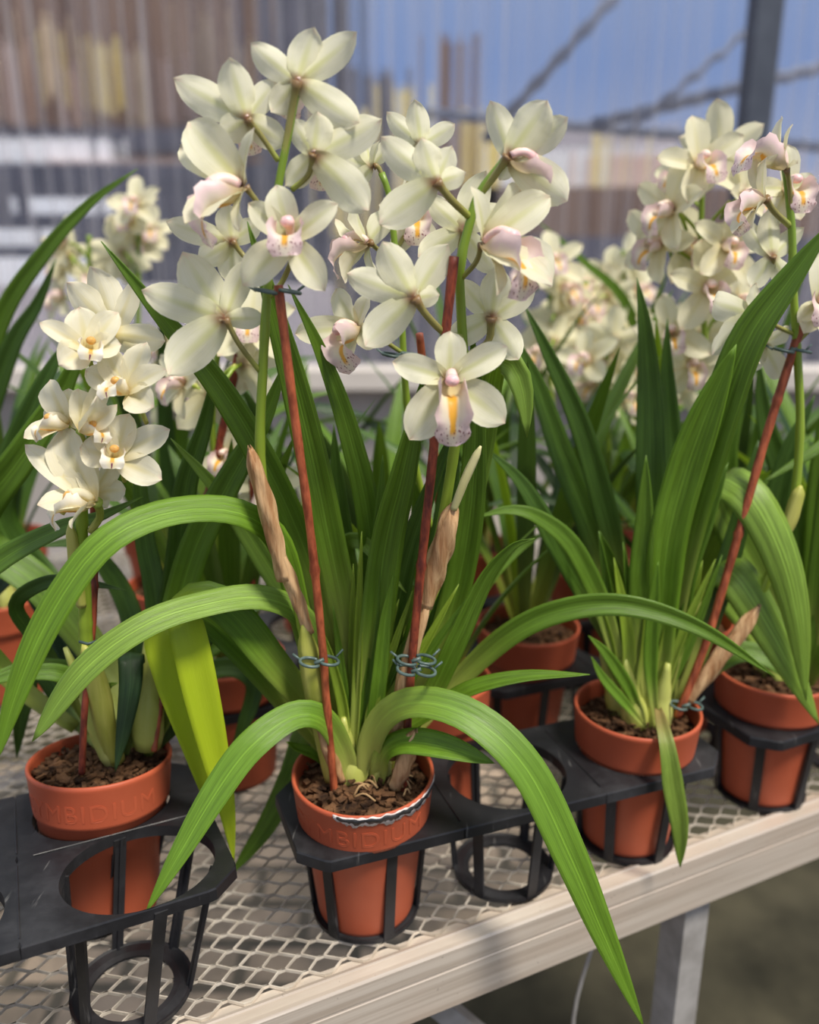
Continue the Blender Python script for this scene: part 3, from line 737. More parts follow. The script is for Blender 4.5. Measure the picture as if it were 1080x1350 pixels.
# ------------------------------------------------------------ left orchid
Lp=empty('potted_orchid',(-.286,.682,BZ),'ivory cymbidium orchid in the left tray, dense spike of yellow-lipped flowers, leaning terracotta pot','orchid','potted orchids on the bench')
RL=pot(Lp,V((-.286,.682,BZ+.002)),'CYMBIDIUM',tilt=(math.radians(-8),0),turn=.05,band=True,soil=.141,seed=4,chips=300)
bulb(Lp,P(152,1005,.695),.12,.0125,V((-.28,.0,1))); bulb(Lp,P(195,985,.71),.13,.016,V((.08,.1,1)))
LS=[(150,1000,.695),(132,940,.69),(115,860,.685),(112,780,.68),(108,700,.675),(112,620,.67),(125,560,.675),(138,500,.68),(146,465,.685)]
stem(Lp,LS,22,11,nodes=8)
sheath(Lp,[(108,800,.675),(100,750,.672),(92,690,.67)],14,'sheath_green',False,'bract')
sheath(Lp,[(152,1004,.69),(140,960,.685),(128,905,.68),(110,850,.677)],24,'sheath_green',False,'leaf_sheath')
mb=MB(); tube(mb,catmull([P(115,715,.67),P(130,700,.668),P(150,690,.668),P(175,675,.665)],10),lambda t:.0028*(1-.7*t),8); mb.build('bract',M['pedicel_green'],Lp)
stake(Lp,[(108,1020,.67),(112,930,.675),(122,830,.69),(125,740,.70),(122,640,.70)],9,'stake_dark',2)
stake(Lp,[(203,990,.70),(212,930,.71),(222,870,.72),(232,800,.73)],8,'stake',1)
mb=MB(); tube(mb,[P(105,846,.67),P(116,849,.664),P(128,845,.67)],.0013,6); mb.build('wire_tie',M['clip'],Lp)
W='petal_warm'
fl(Lp,(148,440,.70),(.1,.2,-.95),[(122,352,None,1.1),(88,372,None,1.1),(175,372,None,1.0),(218,450,None,1.1),(180,460)],pts=[(147,455,.69),(143,480,.685)],kind=W,lip=False)
fl(Lp,(116,463,.66),(.25,.15,.93),[(104,404,None,1.25),(52,425,None,.85),(156,412,None,1.2),(78,480,None,1.3),(160,455,None,1.0)],kind=W,lipn=(.45,.25,.85),lipup=(0,1,-.3),lsc=.78,droop=.7)
fl(Lp,(168,518,.66),(-.15,.2,.93),[(192,450,None,1.1),(138,458,None,1.25),(221,487,None,1.05),(112,487,None,1.0),(202,537,None,1.25)],kind=W,lipn=(-.35,.4,.85),lipup=(0,1,-.4),lsc=.78,droop=.7)
fl(Lp,(152,604,.655),(.12,.1,.95),[(170,545,None,1.15),(128,555,None,1.1),(224,566,None,1.1),(105,590,None,1.25),(213,632,None,1.2)],kind=W,lipn=(.25,.3,.9),lipup=(0,1,-.3),lsc=.78,droop=.7)
fl(Lp,(92,560,.665),(-.7,.1,.65),[(64,500,.0,1.1,(-.3,.1,.95)),(92,512,-.004,1.0,(-.1,.1,.98)),(33,577,.01,1.1,(-.3,.4,.86)),(60,535,None,.9),(110,545,.0,1.1,(-.2,0,.97))],kind=W,pts=[(102,572,.675),(115,595,.672)],lipn=(-.75,.15,.6),lipup=(0,1,-.1),lsc=.85,droop=.7)
fl(Lp,(106,568,.65),(.75,.15,.6),[(104,512,.0,1.25),(128,525,.02,1.3),(153,535,.01,.8),(150,548,None,.8),(135,500,-.01,.8)],kind=W,pts=[(110,580,.663),(116,605,.67)],lipn=(.85,.25,.4),lipup=(0,1,-.1),lsc=.75,droop=.7)
fl(Lp,(126,662,.65),(-.6,.15,.75),[(80,562,.0,1.1,(-.2,.1,.97)),(34,586,.004,.65,(-.3,.5,.8)),(112,590,-.004,1.0,(.1,.1,.98)),(49,664,.018,1.2,(-.2,.6,.77)),(93,696,.03,.6,(-.7,.2,.6))],kind=W,lipn=(-.8,.1,.5),lipup=(.1,1,-.1),lsc=1.05,droop=.8,pts=[(132,680,.665),(120,700,.673)],pedr=.003)
fl(Lp,(122,650,.665),(.5,.1,-.8),[(150,600,None,1.0),(165,645,None,1.0),(140,670,None,.9),None,None],kind=W,lip=False)
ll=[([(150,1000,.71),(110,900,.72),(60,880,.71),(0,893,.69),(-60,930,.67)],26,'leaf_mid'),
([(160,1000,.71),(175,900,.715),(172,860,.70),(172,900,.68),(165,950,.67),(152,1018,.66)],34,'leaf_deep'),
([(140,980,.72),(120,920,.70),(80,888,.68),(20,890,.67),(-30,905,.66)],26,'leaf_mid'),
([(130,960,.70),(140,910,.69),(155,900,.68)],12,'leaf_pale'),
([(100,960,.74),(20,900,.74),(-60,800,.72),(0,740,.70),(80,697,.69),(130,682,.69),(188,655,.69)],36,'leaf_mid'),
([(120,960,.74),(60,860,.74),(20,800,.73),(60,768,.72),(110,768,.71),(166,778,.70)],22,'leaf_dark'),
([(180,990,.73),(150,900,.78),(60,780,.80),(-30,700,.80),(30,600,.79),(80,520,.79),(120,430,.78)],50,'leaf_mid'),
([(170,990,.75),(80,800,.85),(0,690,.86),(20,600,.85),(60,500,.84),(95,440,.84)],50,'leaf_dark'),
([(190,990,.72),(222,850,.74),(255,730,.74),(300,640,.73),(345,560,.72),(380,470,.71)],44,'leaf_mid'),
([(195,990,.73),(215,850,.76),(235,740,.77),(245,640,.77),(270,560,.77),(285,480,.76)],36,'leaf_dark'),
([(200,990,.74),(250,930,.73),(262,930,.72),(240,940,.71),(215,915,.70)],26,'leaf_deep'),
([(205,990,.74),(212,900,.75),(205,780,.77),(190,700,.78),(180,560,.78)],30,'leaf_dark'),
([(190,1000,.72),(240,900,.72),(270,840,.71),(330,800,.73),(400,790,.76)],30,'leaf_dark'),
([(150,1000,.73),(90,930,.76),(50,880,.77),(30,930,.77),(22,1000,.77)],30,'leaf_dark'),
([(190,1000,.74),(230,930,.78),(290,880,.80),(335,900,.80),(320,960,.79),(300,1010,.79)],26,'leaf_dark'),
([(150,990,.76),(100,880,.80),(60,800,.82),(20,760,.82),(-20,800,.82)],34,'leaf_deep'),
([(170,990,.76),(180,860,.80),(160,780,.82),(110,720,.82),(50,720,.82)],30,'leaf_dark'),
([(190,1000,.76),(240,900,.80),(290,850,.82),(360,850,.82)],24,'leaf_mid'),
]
for pts,w,mt in ll: L(Lp,pts,w,mt,up=.3,full=.3,fold=.25,n=34,rot=random.uniform(-.2,.2))

# ------------------------------------------------------------ right orchid
R_=empty('potted_orchid',(.231,.7945,BZ),'cymbidium right of the middle one, thick fan of upright leaves and slanting red stake','orchid','potted orchids on the bench')
pot(R_,V((.231,.7945,BZ+.001)),None,tilt=(0,math.radians(1)),soil=.132,seed=6,chips=220)
rb=V((.245,.800,BZ+.13))
for dx,dy,h_,r_,l in ((-.01,-.01,.085,.016,(-.25,0,1)),(.008,-.012,.08,.015,(.05,-.05,1)),(-.02,.012,.08,.014,(-.35,.1,1)),(.018,.01,.08,.014,(.2,.15,1))): bulb(R_,rb+V((dx,dy,0)),h_,r_,V(l))
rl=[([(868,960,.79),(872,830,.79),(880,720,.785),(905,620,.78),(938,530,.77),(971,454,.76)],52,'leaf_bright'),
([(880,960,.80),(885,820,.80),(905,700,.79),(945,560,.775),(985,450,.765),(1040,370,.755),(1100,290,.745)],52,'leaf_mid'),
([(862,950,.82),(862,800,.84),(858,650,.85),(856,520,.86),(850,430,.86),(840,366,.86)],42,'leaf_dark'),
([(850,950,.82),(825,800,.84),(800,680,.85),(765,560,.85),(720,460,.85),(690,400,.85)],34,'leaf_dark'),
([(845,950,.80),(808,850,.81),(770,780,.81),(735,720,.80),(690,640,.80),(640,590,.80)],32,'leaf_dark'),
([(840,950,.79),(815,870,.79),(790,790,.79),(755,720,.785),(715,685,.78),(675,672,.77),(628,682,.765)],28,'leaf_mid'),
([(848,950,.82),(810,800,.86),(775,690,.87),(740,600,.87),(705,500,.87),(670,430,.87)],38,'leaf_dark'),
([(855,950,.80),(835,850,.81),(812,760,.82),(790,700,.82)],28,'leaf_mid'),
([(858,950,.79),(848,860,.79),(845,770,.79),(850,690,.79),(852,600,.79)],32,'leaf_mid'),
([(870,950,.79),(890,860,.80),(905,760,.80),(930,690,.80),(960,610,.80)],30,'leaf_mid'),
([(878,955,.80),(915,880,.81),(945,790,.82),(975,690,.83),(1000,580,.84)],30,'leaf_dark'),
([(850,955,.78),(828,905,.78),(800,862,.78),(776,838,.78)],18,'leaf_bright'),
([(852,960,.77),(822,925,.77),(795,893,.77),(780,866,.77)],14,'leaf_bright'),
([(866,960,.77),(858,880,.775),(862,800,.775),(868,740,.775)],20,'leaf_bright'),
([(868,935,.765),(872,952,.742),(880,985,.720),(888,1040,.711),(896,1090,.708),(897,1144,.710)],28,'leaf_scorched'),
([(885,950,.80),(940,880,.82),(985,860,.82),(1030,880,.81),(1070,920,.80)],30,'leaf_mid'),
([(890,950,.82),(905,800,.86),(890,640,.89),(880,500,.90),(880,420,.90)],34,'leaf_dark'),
]
for pts,w,mt in rl: L(R_,pts,w,{'leaf_mid':'leaf_mid_up','leaf_dark':'leaf_dark_up'}.get(mt,mt),up=.2,full=.45,fold=.30,n=36,taper=.68 if w>=50 else .5,rot=0 if w>=50 else random.uniform(-.3,.3),base=.36)
for k in range(14):
    x0=805+8*k+random.uniform(-3,3); x2=770+14*k+random.uniform(-10,10)
    L(R_,[(858+(k-6)*3,962,.785+.004*(k%3)),(835+(k-6)*5+10,910,.79+.004*(k%3)),(x0,840,.79+.005*(k%3)),(x2,random.uniform(700,790),.795)],random.uniform(14,22),('leaf_base','leaf_mid','leaf_base')[k%3],up=.2,full=.3,base=.8,fold=.5,taper=.4,n=20,rot=random.uniform(-.5,.5))
stake(R_,[(893,945,.785),(930,850,.79),(965,735,.795),(1012,570,.80),(1058,425,.80)],11,'stake',2)
RS=[(897,935,.80),(935,885,.80),(985,820,.80),(1025,730,.80),(1047,660,.80),(1055,560,.80),(1051,460,.80),(1046,380,.80),(1044,300,.80),(1036,222,.80)]
stem(R_,RS,14,9,nodes=7)
sheath(R_,[(905,925,.79),(935,885,.79),(975,835,.79),(1000,800,.79)],18)
sheath(R_,[(1030,710,.793),(1044,680,.793),(1056,640,.793)],16,'sheath_green',False,'bract')
clip(R_,P(1045,462,.79)); clip(R_,P(905,930,.78))
fl(R_,(1036,222,.79),(-.6,.5,.1),[(1030,153,.0,.8),(992,207,.01,.9),(1046,165,.01,.7),(1002,214,.02,.8),(1052,215,.0,.9)],pts=[(1041,245,.795),(1044,290,.80)],lipn=(-.7,.6,.3),lsc=1.2,lipup=(.5,1,0))
fl(R_,(1008,262,.78),(-.7,-.3,.3),[(992,207,.0,.7),(966,306,.01,.9),(1010,208,.02,.6),(990,300,.02,.7),None],pts=[(1022,280,.79),(1042,298,.80)],lipn=(-.8,-.1,.2),lsc=1.0,pedr=.0026)
fl(R_,(1019,338,.79),(0,.1,-.98),[(1014,276),(983,290),(1060,300),(990,380),(1050,385)],pts=[(1022,355,.795),(1040,372,.80)],lip=False)
fl(R_,(1036,250,.83),(.1,0,.97),[(1040,190),(990,250),(1076,237),(1012,300),(1056,290)],pts=[(1040,280,.83),(1045,320,.81)])
fl(R_,(1000,415,.78),(-.6,.2,-.5),[(995,373,None,1.1),(940,397),(1030,380),(938,468,.0,1.1),(1000,480,.0,.9)],pts=[(1020,428,.79),(1046,440,.80)],lip=False)
fl(R_,(1080,400,.80),(-.2,.1,.9),[(1085,330),(1052,425,None,1.0),(1120,380),(1060,440),(1100,450)],pts=[(1075,425,.80),(1053,450,.80)])
fl(R_,(1005,452,.81),(.1,-.4,.6),[(1000,420),(965,440),(1040,430),(985,490),(1030,500)],lip=False)

# ------------------------------------------------------------ rightmost orchid
FR_=empty('potted_orchid',(.408,.878,BZ),'rightmost potted cymbidium at the bench edge with two broad pale leaves drooping over its pot','orchid','potted orchids on the bench')
pot(FR_,V((.408,.878,BZ+.001)),None,tilt=(0,0),soil=.136,seed=11,chips=160)
bulb(FR_,V((.43,.885,BZ+.13)),.08,.016,V((.1,.1,1))); bulb(FR_,V((.405,.89,BZ+.13)),.08,.014,V((-.1,.1,1)))
for pts,w,mt in [([(1060,910,.87),(1020,800,.87),(960,680,.85),(945,632,.83),(985,650,.80),(1025,720,.78),(1050,810,.77),(1063,924,.765)],58,'leaf_pale'),
([(1055,920,.87),(1000,830,.87),(950,760,.85),(946,742,.83),(975,765,.80),(1015,830,.785),(1050,895,.775),(1080,955,.77)],58,'leaf_pale'),
([(1050,920,.89),(1030,800,.90),(1020,700,.90),(1040,600,.90),(1075,520,.90)],36,'leaf_dark'),
([(1060,920,.89),(1075,800,.90),(1085,640,.90),(1095,500,.90)],44,'leaf_mid'),
([(1055,915,.87),(1078,850,.86),(1100,760,.86)],34,'leaf_mid'),
([(1045,920,.91),(1000,800,.93),(965,700,.94),(960,600,.94),(985,520,.94)],36,'leaf_mid'),
([(1045,915,.91),(1015,820,.92),(985,740,.93),(950,690,.93),(940,660,.92)],30,'leaf_dark'),
([(1040,920,.90),(1050,700,.92),(1010,560,.93),(1000,470,.93)],36,'leaf_dark')]:
    L(FR_,pts,w,mt,up=.35,full=.35,fold=.22,n=40,taper=.5)
L(FR_,[(1060,915,.87),(1100,600,.85),(1120,560,.85),(1080,590,.84),(1000,640,.84)],30,'leaf_mid')

# ------------------------------------------------------------ orchids behind
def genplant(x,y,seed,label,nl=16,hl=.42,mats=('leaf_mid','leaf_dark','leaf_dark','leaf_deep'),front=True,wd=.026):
    r=random.Random(seed); rt=empty('potted_orchid',(x,y,BZ),label,'orchid','potted orchids on the bench')
    pot(rt,V((x,y,BZ+.001)),None,tilt=(r.uniform(-.04,.04),r.uniform(-.04,.04)),soil=.136,seed=seed,chips=60)
    b0=V((x,y,BZ+.13))
    for k in range(3): bulb(rt,b0+V((r.uniform(-.02,.02),r.uniform(-.02,.02),0)),.08,.014,V((r.uniform(-.3,.3),r.uniform(-.2,.2),1)))
    for k in range(nl):
        az=2*math.pi*(k/nl)+r.uniform(-.25,.25); 
        e0=r.uniform(.08,.42); dr=r.uniform(.3,1.9); l=hl*r.uniform(.65,1.15)
        if not front and math.sin(az)<-.3: dr*=.35
        p=b0+V((.012*math.cos(az),.012*math.sin(az),.03)); pts=[p]; 
        for q in range(1,9):
            t=q/8; e=e0+dr*t**1.6; p=p+V((math.cos(az)*math.sin(e),math.sin(az)*math.sin(e),math.cos(e)))*(l/8); pts.append(p)
        sd=V((-math.sin(az),math.cos(az),0)); rot=r.uniform(-.5,.5)
        def sf(pp,T,t,sd=sd,rot=rot):
            s=(sd-T*T.dot(sd)).normalized(); b=s.cross(T); return s*math.cos(rot)+b*math.sin(rot)
        mb=MB(); leaf_mb(mb,pts,wd*r.uniform(.8,1.2),sf,n=20,fold=.3); mb.build('leaf',M[r.choice(mats)],rt)
    return rt
def spike(rt,pts,fls,w0=12,w1=7):
    """fls: (px,py,Y,nx,ny,nz[,scale])"""
    if pts: stem(rt,pts,w0,w1,nodes=6)
    for k,f in enumerate(fls):
        px,py,Y,nx,ny,nz=f[:6]; sc=f[6] if len(f)>6 else 1.0
        p=P(px,py,Y)
        far_flower(rt,p,camv(nx,ny,nz),sc*random.uniform(.92,1.04),random.uniform(-.3,.3),k)
        if pts:
            W=catmull([P(*q) for q in pts],40); near=min(W,key=lambda w:(w-p-V((0,0,-.03))).length)
            mb=MB(); tube(mb,catmull([p-camv(nx,ny,nz)*.01,(p+near)/2-camv(nx,ny,nz)*.01,near],7),.0019,6); mb.build('pedicel',M['stem'],rt)
B1=genplant(.03,.85,31,'cymbidium directly behind the middle one, its spike showing between the two front spikes',11,.30,front=False)
stem(B1,[(600,960,.85),(580,760,.81),(545,600,.79),(534,500,.78),(530,430,.775),(522,340,.77),(514,262,.77),(503,228,.77)],13,8,nodes=6)
stake(B1,[(598,960,.85),(585,760,.80),(573,600,.77),(560,500,.76),(553,440,.75)],10,'stake',2)
fl(B1,(472,432,.74),(-.55,-.1,.75),[(442,380,None,1.1),(390,440,None,1.1),(487,388,None,.9),(447,486,None,1.15),(500,455)],pts=[(500,445,.76),(530,465,.775)],lipn=(-.6,-.3,.65),lsc=1.15)
fl(B1,(487,320,.745),(-.8,0,-.3),[(468,262,None,1.0),(443,290,.0,1.2),(520,285),(452,372,.0,1.1),(500,365)],pts=[(500,330,.76),(521,340,.77)],lipn=(-.9,0,.1),lsc=1.0)
fl(B1,(492,220,.77),(-.6,.2,-.5),[(480,165,.0,.9),(452,205,.0,1.0),(520,190,.0,.9),(470,250,.0,.9),(500,185,.02,.5)],pts=[(500,222,.77),(513,258,.77)],lip=False)
fl(B1,(556,190,.79),(0,.2,-.95),[(547,132),(510,148),(600,163),(530,235),(590,228)],pts=[(545,225,.79),(518,290,.775)],lip=False)
fl(B1,(545,285,.80),(.1,-.1,.95),[(545,225),(500,270),(590,265),(520,335),(572,330)],pts=[(540,300,.80),(522,330,.775)])
clip(B1,P(528,468,.765))
B2=genplant(-.205,.905,32,'shaded cymbidium between and behind the left and middle ones, few cream flowers low down',14,.34,front=False)
spike(B2,[(300,860,.90),(290,740,.88),(285,640,.87),(280,560,.86),(285,480,.86),(300,420,.86)],[(278,520,.86,-.2,.1,-.9),(318,480,.85,.3,.2,-.8),(345,640,.87,.2,-.3,.8),(300,600,.87,-.2,0,.9,.8),(330,430,.87,.1,.2,.8),(245,505,.86,-.6,0,.6,.8)])
stake(B2,[(250,760,.88),(268,680,.87),(298,545,.86),(318,450,.86)],11,'stake_dark',2)
stake(B2,[(330,800,.86),(336,700,.86),(330,600,.86)],9,'stake_dark',1)
B3=genplant(-.56,1.10,33,'orchid with long arching leaves behind the left one, at the left edge',11,.34,front=False,wd=.03)
for pts,w,mt in [([(4,775,1.10),(-40,580,1.08),(0,425,1.06),(60,332,1.04),(120,267,1.03),(182,222,1.02)],28,'leaf_mid'),([(0,775,1.10),(-30,620,1.07),(10,470,1.05),(50,400,1.04),(74,341,1.03)],32,'leaf_dark')]: L(B3,pts,w,mt,n=30)
B4=genplant(.345,1.02,34,'cymbidium orchid behind the right stake, dense spike of pink-lipped cream flowers',14,.4,front=False)
spike(B4,[(925,860,1.02),(930,640,.99),(933,500,.98),(925,380,.98),(925,280,.98),(928,215,.98)],[(921,218,.96,.1,.05,.95),(888,278,.96,-.8,.0,.5),(975,262,.96,.6,.0,.7),(873,322,.98,-.7,-.1,.5),(955,325,.95,.2,-.1,.9),(932,381,.95,0,-.1,1),(885,440,.97,-.2,0,.95),(925,440,1.0,.3,0,-.9),(905,330,1.0,.1,.1,.9),(950,200,1.0,.4,.3,-.8),(910,480,.98,0,-.2,.9),(968,400,.99,.5,0,.7),(895,240,1.0,-.5,.2,.6,.8)],10,7)
B5=genplant(.145,1.0,35,'deep green cymbidium without flowers in the shade behind the right orchid',14,.38,front=False)
B6=genplant(.56,1.04,36,'cymbidium orchid at the right edge behind the rightmost pot',14,.42,front=False)
B7=genplant(-.04,1.10,37,'dark-leaved orchid in the second row, right behind the middle spikes',12,.36,front=False)
B8=genplant(-.33,1.14,38,'dark-leaved orchid in the second row behind the left orchid',14,.42,front=False)
B9=genplant(.265,1.20,39,'leafy orchid in the third row left of the dense pink-lipped spike',14,.38,front=False)
B10=genplant(.47,1.24,40,'leafy orchid in the third row under the dense pink-lipped spike',14,.42,front=False)
B11=genplant(.10,1.30,41,'cymbidium orchid far back with a pale hazy spike seen right of the middle flowers',14,.42,front=False)
B13=genplant(-.66,1.34,43,'orchid far back at the left edge',12,.42,front=False)
B15=genplant(.34,1.42,45,'cymbidium orchid in the back row with blurred cream flowers, centre right',12,.42,front=False)
B16=genplant(-.42,1.40,46,'cymbidium orchid in the back row with small pink-centred flowers, upper left',12,.36,front=False)
B17=genplant(-.16,1.32,47,'leafy orchid in the back row between the two front spikes',10,.34,front=False)
rr=random.Random(12)
def cluster(rt,x0,x1,y0,y1,Y,n,base):
    xm=(x0+x1)/2
    pts=[P(*base)]; st=[base,(xm,(base[1]+y1)/2,Y),(xm,y1,Y),(xm,(y0+y1)/2,Y),(xm,y0,Y)]
    fls=[]
    for k in range(n):
        px=x0+(x1-x0)*rr.random(); py=y0+(y1-y0)*(k+.5)/n
        fls.append((px,py,Y+rr.uniform(-.05,.05),(px-xm)/(x1-x0)*1.6,rr.uniform(-.1,.3),rr.choice((.9,.9,.7,-.7)),rr.uniform(.85,1.0)))
    spike(rt,st,fls,8,6)
cluster(B15,745,800,370,500,1.36,10,(850,740,1.42))
cluster(B15,800,845,330,480,1.42,7,(850,740,1.42))
cluster(B11,700,750,340,490,1.30,9,(650,760,1.30))
cluster(B16,150,215,265,350,1.38,7,(190,640,1.40))
cluster(B16,85,150,310,400,1.38,5,(190,640,1.40))
cluster(B8,200,260,440,540,1.12,5,(200,700,1.14))
cluster(B10,850,900,420,520,1.20,5,(900,740,1.24))
cluster(B9,770,830,440,530,1.18,6,(770,760,1.20))
L(B15,[(820,740,1.42),(860,560,1.38),(830,410,1.34),(770,345,1.32),(708,290,1.30)],17,'leaf_mid')
# ------------------------------------------------------------ setting
def struct(mb,name,mat,smooth=False):
    o=mb.build(name,mat,None,smooth=smooth); o['kind']='structure'; return o
M['concrete']=simple('mossy_concrete_floor',(.022,.020,.011),(.085,.075,.045),3.2,.8,0,.6,(1,1,1),.01,.25,0,8)
M['paver']=None
def paver_mat():
    N=NT('paving_slabs'); o=N.obj(); x=N.t.nodes.new('ShaderNodeTexBrick')
    N.put(x.inputs['Vector'],o); N.put(x.inputs['Scale'],2.4); N.put(x.inputs['Color1'],(.50,.38,.27,1)); N.put(x.inputs['Color2'],(.38,.29,.20,1)); N.put(x.inputs['Mortar'],(.10,.085,.06,1)); N.put(x.inputs['Mortar Size'],.03)
    nz=N.noise(o,9,6,.65); c=N.mix(N.ss(nz,.35,.7,0.0,.75),x.outputs[0],(.17,.14,.10))
    return N.out(N.pr(c,.8,0,N.bump(nz,.4,.004)))
M['paver']=paver_mat()
mb=MB(); mb.add([(-4,-2,0),(4,-2,0),(4,3.3,0),(-4,3.3,0)],[(0,1,2,3)]); struct(mb,'floor',M['concrete'])
mb=MB(); box(mb,B(-.05,1.12,.012),(BU,BW,UZ),(1.0,.52,.012)); struct(mb,'floor',M['paver'])
M['kneewall']=simple('rendered_low_wall',(.40,.36,.33),(.52,.47,.43),5,.8,0,.3)
mb=MB(); box(mb,(0,3.33,.40),WAX,(4.5,.06,.40)); struct(mb,'wall_back',M['kneewall'])
M['ledge']=simple('pale_ledge',(.62,.56,.50),(.72,.66,.60),6,.6)
mb=MB(); box(mb,(0,3.27,.83),WAX,(4.5,.10,.035)); struct(mb,'trim_1',M['ledge'])
# corrugated clear sheets
def poly():
    N=NT('corrugated_polycarbonate'); o=N.obj(); 
    sx=N.t.nodes.new('ShaderNodeSeparateXYZ'); N.put(sx.inputs[0],o); x=sx.outputs[0]
    rib=N.math('SINE',N.math('MULTIPLY',x,2*math.pi/.076)); streak=N.noise(vmul(N,o,(40.0,1.0,.8)),1.0,3,.6); d2=N.noise(o,2.2,4,.6)
    rf=N.n('ShaderNodeBsdfRefraction',0,None,Color=(.93,.93,.95),Roughness=.12,IOR=1.08)
    tr=N.n('ShaderNodeBsdfTransparent',0,None,Color=(.93,.94,.95))
    mk=N.pr((.62,.60,.62),.5); tl=N.n('ShaderNodeBsdfTranslucent',0,None,Color=(.85,.84,.86))
    def mx(f,a,b):
        q=N.t.nodes.new('ShaderNodeMixShader'); N.put(q.inputs[0],f); N.put(q.inputs[1],a); N.put(q.inputs[2],b); return q.outputs[0]
    clear=mx(.42,rf,tr); milk=mx(.6,mk,tl)
    d3=N.noise(vmul(N,o,(75.0,1.0,.5)),1.0,2,.5); f=N.math('ADD',N.math('ADD',N.ss(rib,.3,1.0,.03,.20),N.ss(streak,.4,.75,0.0,.18)),N.ss(d3,.58,.70,0.0,.28))  # vertical light streaks of the ribs, painted as stripes of milkiness
    g=mx(f,clear,milk)
    return N.out(g)
M['poly']=poly()
mb=MB(); vs=[];fs=[]; n=int(6.4/.076*10); 
for i in range(n+1):
    x=-3.2+i*.0076; y=3.28+.008*math.sin(2*math.pi*x/.076); vs+=[(x,y,.865),(x,y,3.4)]
mb.add(vs,[(2*i,2*i+2,2*i+3,2*i+1) for i in range(n)]); o=struct(mb,'window_1',M['poly'],True)
mb=MB(); q=P(1000,100,2.95)
box(mb,(q.x,2.95,1.75),WAX,(.042,.042,1.75)); box(mb,(q.x,2.95,.006),WAX,(.09,.09,.006)); 
o=mb.build('steel_post',M['steel_dark'],None,smooth=False); bv=o.modifiers.new('b','BEVEL'); bv.width=.008; bv.segments=3
tag(o,'dark grey square steel post standing at the upper right before the clear wall','post')
# diagonal roof bracing outside
def rod(p,q,r,name,label,cat,mat):
    mb=MB(); tube(mb,[p,q],r,10); return tag(mb.build(name,mat,None),label,cat)
# outside
M['brown']=simple('weathered_brown_boards',(.08,.045,.04),(.30,.20,.15),2.2,.8,0,.3,(6,1,.25),.01)
M['brown2']=simple('dark_blue_grey_steel',(.045,.05,.075),(.11,.11,.15),2,.6)
M['white_wrap']=simple('white_plastic_film',(.75,.78,.84),(.9,.9,.92),2,.5)
M['pinkwall']=simple('pink_render',(.62,.45,.40),(.72,.56,.50),2,.8)
M['tan']=simple('tan_boards',(.55,.42,.28),(.70,.55,.38),3,.8)
M['yellow']=simple('yellow_tarpaulin',(.85,.68,.20),(.9,.78,.4),3,.6)
M['lav']=simple('lavender_grey_render',(.36,.34,.38),(.48,.44,.47),1.5,.8)
M['hill']=simple('far_hill',(.20,.20,.26),(.28,.27,.32),.2,.9)
M['ground']=simple('dusty_ground',(.42,.36,.32),(.58,.52,.48),.6,.9)
mb=MB(); mb.add([(-40,3.4,-.02),(40,3.4,-.02),(40,60,-.02),(-40,60,-.02)],[(0,1,2,3)]); struct(mb,'ground',M['ground'])
def pxbox(x0,y0,x1,y1,Y,th,mat,name,label,cat,group=None,parts=None):
    a=P(x0,(y0+y1)/2,Y); b=P(x1,(y0+y1)/2,Y); xm=(x0+x1)/2; t=P(xm,y0,Y).z; bo=-.02
    mb=MB(); box(mb,((a.x+b.x)/2,Y+th/2,(t+bo)/2),WAX,(abs(b.x-a.x)/2,th/2,abs(t-bo)/2)); 
    o=mb.build(name,mat,None,smooth=False); return tag(o,label,cat,group),a,b,t,bo
# open timber shed far left: posts, back wall, roof beam
sh=empty('timber_shed',(-3.2,8,0),'brown timber shed seen hazily through the corrugated clear wall, upper left','shed')
def part(parent,name,x0,y0,x1,y1,Y,th,mat,bottom=None):
    a=P(x0,(y0+y1)/2,Y); b=P(x1,(y0+y1)/2,Y); xm=(x0+x1)/2; t=P(xm,y0,Y).z; bo=P(xm,y1,Y).z if bottom is None else bottom
    mb=MB(); box(mb,((a.x+b.x)/2,Y+th/2,(t+bo)/2),WAX,(abs(b.x-a.x)/2,th/2,abs(t-bo)/2)); return mb.build(name,mat,parent,smooth=False)
part(sh,'back_wall',-250,-220,330,185,8.6,.1,M['brown'],.0)
part(sh,'fascia',-250,172,420,205,7.6,.2,M['brown2'])
rr=random.Random(3)
for k,(x0,w,y0,y1,mt) in enumerate([(-40,26,40,150,'tan'),(8,18,60,165,'pinkwall'),(52,24,30,130,'tan'),(78,14,90,170,'pinkwall'),(120,26,60,150,'yellow'),(165,22,70,168,'tan'),(214,16,80,160,'pinkwall'),(255,20,20,110,'tan'),(305,14,60,170,'tan')]):
    part(sh,'stacked_board',x0,y0,x0+w,y1,8.2,.2,M[mt])
for x in (30,100,190,245,285,330): part(sh,'post',x,-200,x+9,190,7.9,.12,M['brown'],.0)
part(sh,'post',345,-60,395,190,7.5,.2,M['brown2'],.0)
